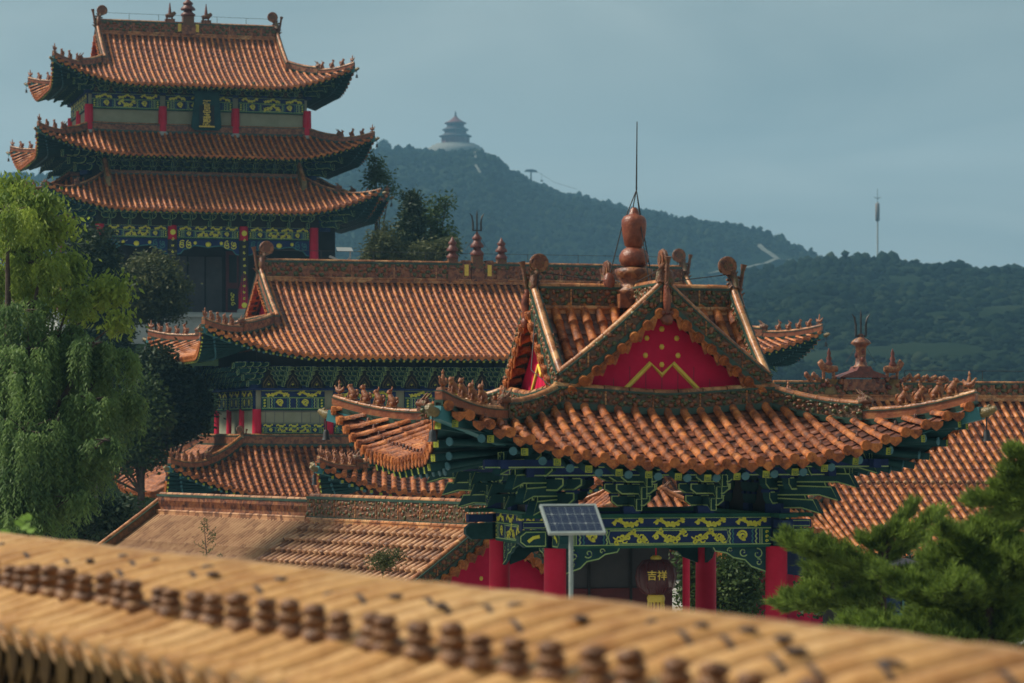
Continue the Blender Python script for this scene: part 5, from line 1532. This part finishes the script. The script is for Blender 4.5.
LM['pine'] = leafmat('pine_needles', (.065,.11,.022), (.25,.35,.06), 4.0, .35)
LM['bright'] = leafmat('young_leaves', (.16,.30,.04), (.26,.42,.07), 4.0, .45)
# weeping willow: foliage masses with hanging strands
def willow(base, label, blobs, seed, mats):
    rnd = random.Random(seed)
    t = thing('weeping_willow', label, 'tree', base)
    tr = MB()
    limbs(tr, [(0,0,-.3),(.1,0,1.8),(-.1,0,3.8),(.1,0,5.8)], [.32,.26,.2,.1], 10)
    crs = [MB(), MB()]
    for bi, (dx, dy, dz, r, rz, n, L0, L1, mi) in enumerate(blobs):
        limbs(tr, [(0,0,3.2),(dx*.5,dy*.5,lerp(3.2,dz,.65)),(dx,dy,dz)], [.12,.07,.02], 6)
        cr = crs[mi]
        for k in range(max(4, n//12)):
            d = rot_rand(rnd); q = rnd.uniform(.55,1.05)
            hub = (dx+d[0]*r*q, dy+d[1]*r*q, dz+abs(d[2])*rz*q-rnd.random()*rz*.3)
            limbs(tr, [(dx,dy,dz), hub], [.02,.006], 4)
            LL = rnd.uniform(L0, L1)*(1.25 if mi == 0 else 1); az_ = math.atan2(d[1], d[0])
            for m__ in range(13):
                a0 = az_+rnd.gauss(0,.8); Ls = LL*rnd.uniform(.55,1.1)
                p = [hub[0]+rnd.gauss(0,.05), hub[1]+rnd.gauss(0,.05), hub[2]+rnd.gauss(0,.03)]
                rr2 = rnd.uniform(.06,.24); st = .045; s = 0; wob = rnd.uniform(0,6)
                while s < Ls:
                    f_ = s/Ls; fo_ = math.exp(-s/rr2*1.2)
                    p[0] += cos(a0)*st*fo_+sin(wob+s*4)*.007; p[1] += sin(a0)*st*fo_; p[2] += st*(.25*math.exp(-s/.08)-(1-fo_*.8))
                    a = rnd.uniform(0,2*pi)
                    dd = vn((cos(a)*.8, sin(a)*.8, -.8))
                    leafquad(cr, tuple(p), dd, rot_rand(rnd), rnd.uniform(.08,.14), .017) if s > .02 else None
                    s += st
    obj('trunk', tr, [M['bark']], t)
    for c, m in zip(crs, mats):
        if c.v: o = obj('crown', c, [m], t)
    return t
wb = at(10, 560, 54); wb = (wb[0], wb[1], 2.5)
WZ = lambda py: hh(py, 54)-2.5
WX = lambda px: (px-512)/F*54-wb[0]
bl = []
rnd = random.Random(11)
for px, py, r, n, l0, l1, mi in ((8,215,.6,190,.4,.9,1),(40,262,.5,170,.35,.8,1),(-10,270,.7,150,.5,1.2,1),(20,310,.6,170,.5,1.1,0),(70,300,.42,120,.3,.7,1),(60,335,.5,150,.6,1.2,0),
    (100,345,.36,110,.5,1.0,0),(118,352,.28,70,.5,1.1,0),(122,395,.26,60,.5,1.0,0),(75,385,.6,190,.8,1.5,0),(15,370,.8,220,.8,1.7,0),(40,430,.7,220,.7,1.5,0),(100,400,.40,140,.8,1.5,0),(-5,450,.7,140,.7,1.4,0),(85,455,.5,150,.4,1.0,0),(118,440,.25,60,.3,.7,0),(45,480,.6,140,.4,.8,0),(5,500,.7,170,.4,.9,0),(25,470,.6,150,.6,1.2,0),(60,440,.5,150,.6,1.2,0),(0,410,.6,130,.6,1.4,0),(35,515,.6,150,.3,.7,0),(80,475,.4,100,.4,.9,0),(60,520,.5,120,.3,.6,0),(85,495,.4,90,.3,.6,0),(35,350,.6,150,.8,1.5,0)):
    bl.append((WX(px), rnd.uniform(-1.2,1.2) if py < 430 else rnd.uniform(-1.9,-1.2), WZ(py), r, r*.6, int(n*1.25), l0, l1, mi))
willow(wb, 'large weeping willow at the left edge with bright yellow-green top and trailing dark strands', bl, 4, [LM['willow'], LM['willow2']])
def tree_at(name, label, cat, px, py, Y, gz, blobs, nclump, nleaf, L, W, mat, seed, droop=.2, spread=.35, group=None):
    """blobs in pixels: (px,py,rx,rz) turned to metres at depth Y"""
    m = Y/F
    bx = (px-512)/F*Y
    bb = [((a-px)*m, random.Random(seed+i).uniform(-.4,.4), hh(b, Y)-gz, rx*m, max(rx, rz)*m*.8, rz*m) for i, (a, b, rx, rz) in enumerate(blobs)]
    th_ = max(.6, hh(py, Y)-gz)
    return leafy_tree(name, label, cat, (bx, Y, gz), th_, bb, nclump, nleaf, L, W, mat, seed, droop, spread, group)
tree_at('bright_leafy_tree', 'bright yellow-green leafy branches of a tree beside the willow and the lowest tower roof', 'tree', -40, 300, 57, 2.5,
        [(25,205,28,14),(50,228,20,14),(15,240,24,18),(62,268,24,14),(112,290,18,14),(82,300,20,14),(25,285,26,16),(120,322,14,10),(50,200,14,6),(12,185,18,8)], 330, 26, .16, .034, LM['willow2'], 21, .9, .30)
tree_at('round_juniper', 'dark round-topped evergreen below the left end of the tower', 'tree', 98, 330, 118, 2.6,
        [(92,258,22,32),(95,295,30,34),(100,345,32,36),(112,390,26,34),(100,430,30,34)], 900, 26, .30, .06, LM['dark'], 22, 0, .5)
tree_at('olive_bush_tree', 'dull olive round shrub in front of the tower porch', 'shrub', 158, 310, 126, 8.0,
        [(150,270,26,14),(160,290,28,20),(140,300,26,22),(165,308,20,12)], 520, 26, .25, .05, LM['olive'], 23, .1, .5)
tree_at('broadleaf_tree', 'mid green leafy tree between the willow and the broad striped hall', 'tree', 140, 420, 104, 2.5,
        [(138,392,18,20),(148,412,22,20),(125,420,22,22),(60,460,50,34),(90,440,24,20),(135,440,22,16),(150,455,16,12),(120,455,20,16)], 1000, 26, .22, .06, LM['mid'], 24, .2, .45)
tree_at('dark_spreading_tree', 'dark spreading evergreen beside the left eaves of the broad striped hall', 'tree', 170, 400, 107, 2.5,
        [(158,368,20,18),(172,388,24,20),(190,402,20,18),(150,400,20,22),(168,422,30,18),(196,420,12,12),(140,425,20,18)], 1100, 24, .22, .06, LM['dark'], 25, .1, .45)
tree_at('broadleaf_tree', 'dark low trees under the weeping willow beside the tan gallery', 'tree', 70, 510, 72, 2.5,
        [(40,510,50,34),(95,520,34,26),(118,515,24,20),(0,500,50,44),(50,480,40,30)], 700, 24, .18, .05, LM['dark'], 35, .1, .45)
tree_at('cypress', 'pointed dark cypress between the tower and the iron trident', 'tree', 412, 250, 140, 12.0,
        [(411,208,7,16),(411,232,12,20),(413,255,17,20),(400,262,20,16)], 420, 24, .30, .06, LM['dark'], 26, -.3, .4)
tree_at('slender_ash_tree', 'airy grey-green tree with sparse leaves right of the cypress', 'tree', 436, 250, 142, 12.0,
        [(438,208,9,10),(430,222,12,10),(446,200,7,7),(434,240,16,14),(447,245,10,14),(425,258,16,10)], 150, 20, .28, .05, LM['mid'], 27, .1, .5)
tree_at('thin_young_tree', 'thin young tree against the hill above the lowest right tower roof', 'tree', 378, 200, 150, 12.0,
        [(376,160,5,6),(374,172,9,6),(381,178,9,7),(372,184,6,5),(390,190,7,5)], 60, 16, .28, .05, LM['mid'], 28, .1, .4)
tree_at('pine_tree', 'low light green pine branches left of the iron trident on the striped roof', 'tree', 430, 262, 138, 12.0,
        [(432,252,24,8),(448,246,12,6),(410,258,18,7),(385,240,14,16),(375,255,16,12)], 180, 24, .32, .04, LM['olive'], 29, .1, .4)
tree_at('summit_tree', 'lone round tree on the hill crest left of the pagoda', 'tree', 384, 152, 1490, hh(155,1490),
        [(384,145.5,5,4),(384,150,5.5,3)], 160, 16, 1.6, .5, LM['dark'], 30, .1, 1.2)
tree_at('courtyard_tree', 'green tree seen between the red columns of the nearest pavilion', 'tree', 735, 600, 62, 2.5,
        [(735,585,26,34),(700,600,20,30),(690,560,12,20),(745,560,18,16)], 360, 26, .13, .035, LM['mid'], 31, .1, .3)
tree_at('courtyard_tree', 'dark tree behind the pines below the right hall', 'tree', 850, 600, 66, 2.5,
        [(840,590,40,30),(900,580,40,28),(960,590,50,34),(1010,570,40,34)], 600, 24, .16, .045, LM['dark'], 36, .1, .35)
tree_at('roof_weed', 'grey-green weed bush growing on the tan gallery roof', 'plant', 384, 570, 49.0, hh(574, 49),
        [(384,560,14,9),(396,556,7,6)], 60, 18, .07, .012, LM['olive'], 32, -.3, .12)
# bare twiggy sapling in front of the tan roof
tx_, ty_, _ = at(207, 575, 44)
sap = thing('bare_sapling', 'spindly dark twiggy sapling standing before the smooth tan roof', 'sapling', (tx_, ty_, 2.5))
mb = MB(); rnd = random.Random(8); hz = hh(520, 44)-2.5; zb_ = hh(600,44)-2.5
mb.tube([(0,0,0),(.02,0,zb_),(0,0,lerp(zb_,hz,.5)),(-.05,0,hz)], [.03,.016,.01,.004], 5)
lf = MB()
for k in range(26):
    z = lerp(zb_+.1, hz-.05, k/26); a = rnd.uniform(0,2*pi); l = .42*(1-k/32)
    q = (cos(a)*l, sin(a)*l, z+.12); mb.tube([(0,0,z),q], [.006,.002], 4)
    for j in range(16):
        e = vadd((0,0,z), vmul(vsub(q,(0,0,z)), rnd.uniform(.3,1))); leafquad(lf, e, rot_rand(rnd), rot_rand(rnd), .05, .008)
obj('trunk', mb, [M['bark']], sap); obj('crown', lf, [LM['olive']], sap)
# young broad-leaved plant
yx, yy, yz = at(32, 545, 22)
yp = thing('young_plant', 'bright green young shoot with large heart leaves above the left of the wall roof', 'plant', (yx, yy, 2.5))
mb = MB(); lf = MB(); rnd = random.Random(2)
mb.tube([(0,0,0),(0,0,yz-2.5),(.02,0,hh(522,22)-2.5)], [.012,.008,.004], 5)
for px, py in ((16,520),(22,526),(30,528),(18,535),(10,537),(27,540),(36,538),(44,541),(40,548),(14,545),(24,515),(46,546),(6,530)):
    p = ((px-32)*22/F, rnd.uniform(-.1,.1), hh(py,22)-2.5)
    mb.tube([(0,0,p[2]-.06), p], .003, 4)
    d = vn((rnd.uniform(-1,1), -.5, rnd.uniform(-.9,.2))); up = vn((rnd.uniform(-.4,.4),-1,.8)); sd = vn(vx(d, up))
    L = .075
    pts = [(0,0),(.35,-.15),(.55,.25),(.4,.7),(0,1.05),(-.4,.7),(-.55,.25),(-.35,-.15)]
    lf.add([tuple(p[i]+sd[i]*a*L+d[i]*b*L for i in range(3)) for a, b in pts], [tuple(range(8))], 0)
obj('stem', mb, [LM['mid']], yp); obj('leaf', lf, [LM['bright']], yp)
# pines on the right
def pine(name, label, base, trunk, branches, seed, nt=5.0):
    rnd = random.Random(seed); t = thing(name, label, 'tree', base, 0, 'pines in the lower right corner')
    tr = MB(); cr = MB()
    limbs(tr, [p for p, r in trunk], [r for p, r in trunk], 8)
    def tuft(p, d, s):
        for k in range(int(30)):
            q = rot_rand(rnd); dd = vn((d[0]+q[0]*.75, d[1]+q[1]*.75, d[2]+q[2]*.75+.1))
            o = vadd(p, vmul(d, rnd.uniform(-.12,.04)*s/.1*.6))
            leafquad(cr, o, dd, rot_rand(rnd), s*rnd.uniform(.8,1.35), .0048)
    for (a, b, r, n) in branches:      # branch from a to b with tufts around, radius r
        limbs(tr, [a, vadd(vmul(vadd(a,b),.5),(0,0,.05)), b], [.03,.018,.006], 5)
        for k in range(int(n*nt)):
            f_ = rnd.random()**.7; p = tuple(lerp(a[i],b[i],f_) for i in range(3))
            d = rot_rand(rnd); o = (d[0]*r*1.15*rnd.random(), d[1]*r*1.15*rnd.random(), (d[2]*.75+.2)*r*rnd.random())
            p2 = vadd(p, o)
            if rnd.random() < .25: limbs(tr, [p, p2], [.008,.003], 4)
            dr = vn(vadd(vn(vadd(o, vmul(vsub(b,a), .3))), (0,0,.7)))
            tuft(p2, dr, .10)
    obj('trunk', tr, [M['bark']], t); obj('crown', cr, [LM['pine']], t)
def P34(px, py, Y, b): 
    q = at(px, py, Y); return (q[0]-b[0], q[1]-b[1], q[2]-b[2])
b1 = at(884, 640, 33); b1 = (b1[0], 33, 2.5)
Q = lambda px, py, y=33: P34(px, py, y, b1)
pine('pine_tree', 'slender leaning pine with a bare dark stem in front of the small blue window', b1,
     [((0,0,0),.09),(Q(882,610),.06),(Q(880,560),.04),(Q(886,525),.028),(Q(884,538),.01)],
     [(Q(881,570),Q(800,545,32.5),.20,60),(Q(880,575),Q(810,575,33.4),.24,60),(Q(882,600),Q(800,600,33),.26,75),(Q(884,550),Q(862,540),.10,12),
      (Q(885,545),Q(915,502,33.2),.09,16),(Q(886,552),Q(940,512,32.8),.10,22),(Q(884,560),Q(925,535,33.5),.13,18),(Q(884,540),Q(900,528),.1,8),
      (Q(884,550),Q(880,532),.08,8),(Q(882,590),Q(930,575,33),.22,40),(Q(883,620),Q(850,610,33.5),.25,40),(Q(830,560),Q(785,540,32.6),.15,40),(Q(820,600),Q(785,605,33.2),.2,40)], 41)
b2 = at(985, 640, 31); b2 = (b2[0], 31, 2.5)
Q2 = lambda px, py, y=31: P34(px, py, y, b2)
br = []
rnd = random.Random(12)
for px, py, r, n in ((960,545,.24,60),(1000,540,.26,70),(930,560,.22,55),(905,590,.24,55),(950,590,.28,80),(1000,585,.3,90),(1030,560,.28,70),(920,615,.26,55),(970,620,.3,70),(1020,620,.3,70),(985,525,.16,36),(1020,520,.16,40),(940,530,.14,24),(860,625,.2,30),(880,575,.12,16),(1030,595,.25,50),(870,635,.26,60),(910,640,.28,70),(950,645,.28,70),(1000,650,.28,70),(840,630,.24,50)):
    br.append((Q2(985+(px-985)*.3, py+14), Q2(px, py, 31+rnd.uniform(-.8,.8)), r, n))
pine('pine_tree', 'broad dense green pine filling the lower right corner', b2,
     [((0,0,0),.13),(Q2(985,620),.10),(Q2(990,570),.07),(Q2(1000,535),.03)], br, 42)
b3 = at(1060, 560, 30); b3 = (b3[0], 30, 2.5)
Q3 = lambda px, py, y=30: P34(px, py, y, b3)
pine('pine_tree', 'pine branch reaching in from the right edge across the ribbed roof', b3,
     [((0,0,0),.14),(Q3(1060,560),.11),(Q3(1050,480),.06),(Q3(1040,440),.02)],
     [(Q3(1052,500),Q3(972,502),.12,48),(Q3(1052,490),Q3(1000,485),.12,34),(Q3(1050,480),Q3(1005,470),.12,30),(Q3(1050,465),Q3(1012,452),.10,24),(Q3(1052,510),Q3(1000,515),.12,26),(Q3(1052,500),Q3(1015,500),.12,24)], 43)
# small blue-windowed house behind the pines
hx, hy_, _ = at(882, 605, 44)
hou = thing('small_house', 'small dark house with teal window frames glimpsed through the pines', 'house', (hx, hy_, 2.5))
hz0 = hh(612,44)-2.5; hz1 = hh(597,44)-2.5
mb = MB(); mb.box(-.7,.7,0,2.0,0,hz1+.25); obj('wall', mb, [M['dark']], hou)
mb = MB(); 
for x in (-.32,.06): mb.box(x,x+.22,-.03,-.005,hz0,hz1-.02,0)
mb.box(-.40,.40,-.03,-.005,hz0-.06,hz0-.01,1)
for x in (-.36,-.04,.31): mb.box(x,x+.03,-.04,-.005,hz0-.02,hz1,1)
obj('window', mb, [M['blue'], M['rfend']], hou)
mb = MB(); mb.prism([(-.9,0),(.9,0),(.7,.25),(-.7,.25)], (0,-.3,hz1+.25), (1,0,0),(0,0,1),(0,2.5,0)); obj('roof', mb, [M['pan']], hou)
# ================================================================== 11. AIR, SKY, LIGHT, CAMERA
hz_ = MB(); hz_.box(-2500,2500,-60,3200,-4,330)
m = bpy.data.materials.new('haze_air'); m.use_nodes = True; nt = m.node_tree
for nn in list(nt.nodes):
    if nn.type != 'OUTPUT_MATERIAL': nt.nodes.remove(nn)
pv = nt.nodes.new('ShaderNodeVolumePrincipled'); pv.inputs['Color'].default_value = (.32,.68,1.0,1); pv.inputs['Density'].default_value = .00032; pv.inputs['Anisotropy'].default_value = .1
nt.links.new(pv.outputs[0], [n for n in nt.nodes if n.type == 'OUTPUT_MATERIAL'][0].inputs['Volume'])
ho = obj('haze', hz_, [m]); ho['kind'] = 'stuff'
SUN_EL, SUN_AZ = 47.0, 276.0      # azimuth clockwise from +Y (view direction)
w = bpy.data.worlds.new('World'); bpy.context.scene.world = w; w.use_nodes = True; nt = w.node_tree
bg = nt.nodes['Background']
sk = nt.nodes.new('ShaderNodeTexSky'); sk.sky_type = 'NISHITA'; sk.sun_disc = False; sk.sun_elevation = R(SUN_EL); sk.sun_rotation = R(SUN_AZ); sk.air_density = 1.5; sk.dust_density = 4.0; sk.ozone_density = 1.5
mx = nt.nodes.new('ShaderNodeMix'); mx.data_type = 'RGBA'; mx.inputs[0].default_value = .85; mx.inputs[7].default_value = (4.5,5.3,4.9,1)
tcw = nt.nodes.new('ShaderNodeTexCoord'); spx = nt.nodes.new('ShaderNodeSeparateXYZ'); nt.links.new(tcw.outputs['Generated'], spx.inputs[0])
nzw = nt.nodes.new('ShaderNodeTexNoise'); nzw.inputs['Scale'].default_value = 5.0; nzw.inputs['Detail'].default_value = 5; nzw.inputs['Roughness'].default_value = .5; nzw.inputs['Distortion'].default_value = .8
mpw = nt.nodes.new('ShaderNodeMapping'); mpw.inputs['Scale'].default_value = (1,1,3.0); nt.links.new(tcw.outputs['Generated'], mpw.inputs[0]); nt.links.new(mpw.outputs[0], nzw.inputs['Vector'])
adw = nt.nodes.new('ShaderNodeMath'); adw.operation = 'MULTIPLY_ADD'; adw.inputs[1].default_value = .50; nt.links.new(nzw.outputs['Fac'], adw.inputs[0]); nt.links.new(spx.outputs['Z'], adw.inputs[2])
rpw = nt.nodes.new('ShaderNodeValToRGB'); rpw.color_ramp.elements[0].position = .20; rpw.color_ramp.elements[0].color = (.58,.63,.58,1)
rpw.color_ramp.elements[1].position = .48; rpw.color_ramp.elements[1].color = (.29,.345,.335,1)
nt.links.new(adw.outputs[0], rpw.inputs[0])
scw = nt.nodes.new('ShaderNodeVectorMath'); scw.operation = 'SCALE'; scw.inputs['Scale'].default_value = 9.2; nt.links.new(rpw.outputs[0], scw.inputs[0]); nt.links.new(scw.outputs[0], mx.inputs[7])
nt.links.new(sk.outputs[0], mx.inputs[6]); nt.links.new(mx.outputs[2], bg.inputs[0]); bg.inputs[1].default_value = .10
sl = bpy.data.lights.new('sun', 'SUN'); sl.energy = 4.6; sl.angle = R(7.0); sl.color = (1.0,.91,.76)
so = bpy.data.objects.new('sun', sl); C.objects.link(so)
az = R(SUN_AZ); el = R(SUN_EL)
dirv = Vector((sin(az)*cos(el), cos(az)*cos(el), sin(el)))
so.rotation_euler = dirv.to_track_quat('Z', 'Y').to_euler(); so.location = (0,-20,60)
cam = bpy.data.cameras.new('camera'); co = bpy.data.objects.new('camera', cam); C.objects.link(co)
cam.lens = 36.0*F/1024; cam.sensor_width = 36.0; cam.clip_end = 12000; cam.clip_start = .5
cam.shift_y = (HY-341.5)/1024
co.location = (0,0,CAMZ); co.rotation_euler = (pi/2,0,0)
cam.dof.use_dof = True; cam.dof.focus_distance = 60.0; cam.dof.aperture_fstop = 2.4
sc = bpy.context.scene; sc.camera = co
sc.view_settings.view_transform = 'Standard'; sc.view_settings.look = 'None'; sc.view_settings.gamma = 1.0; sc.view_settings.exposure = 0.22
sc.render.engine = 'CYCLES'
sc.cycles.max_bounces = 6; sc.cycles.diffuse_bounces = 3; sc.cycles.glossy_bounces = 2; sc.cycles.transmission_bounces = 2; sc.cycles.volume_bounces = 0; sc.cycles.transparent_max_bounces = 8
sc.cycles.use_denoising = True
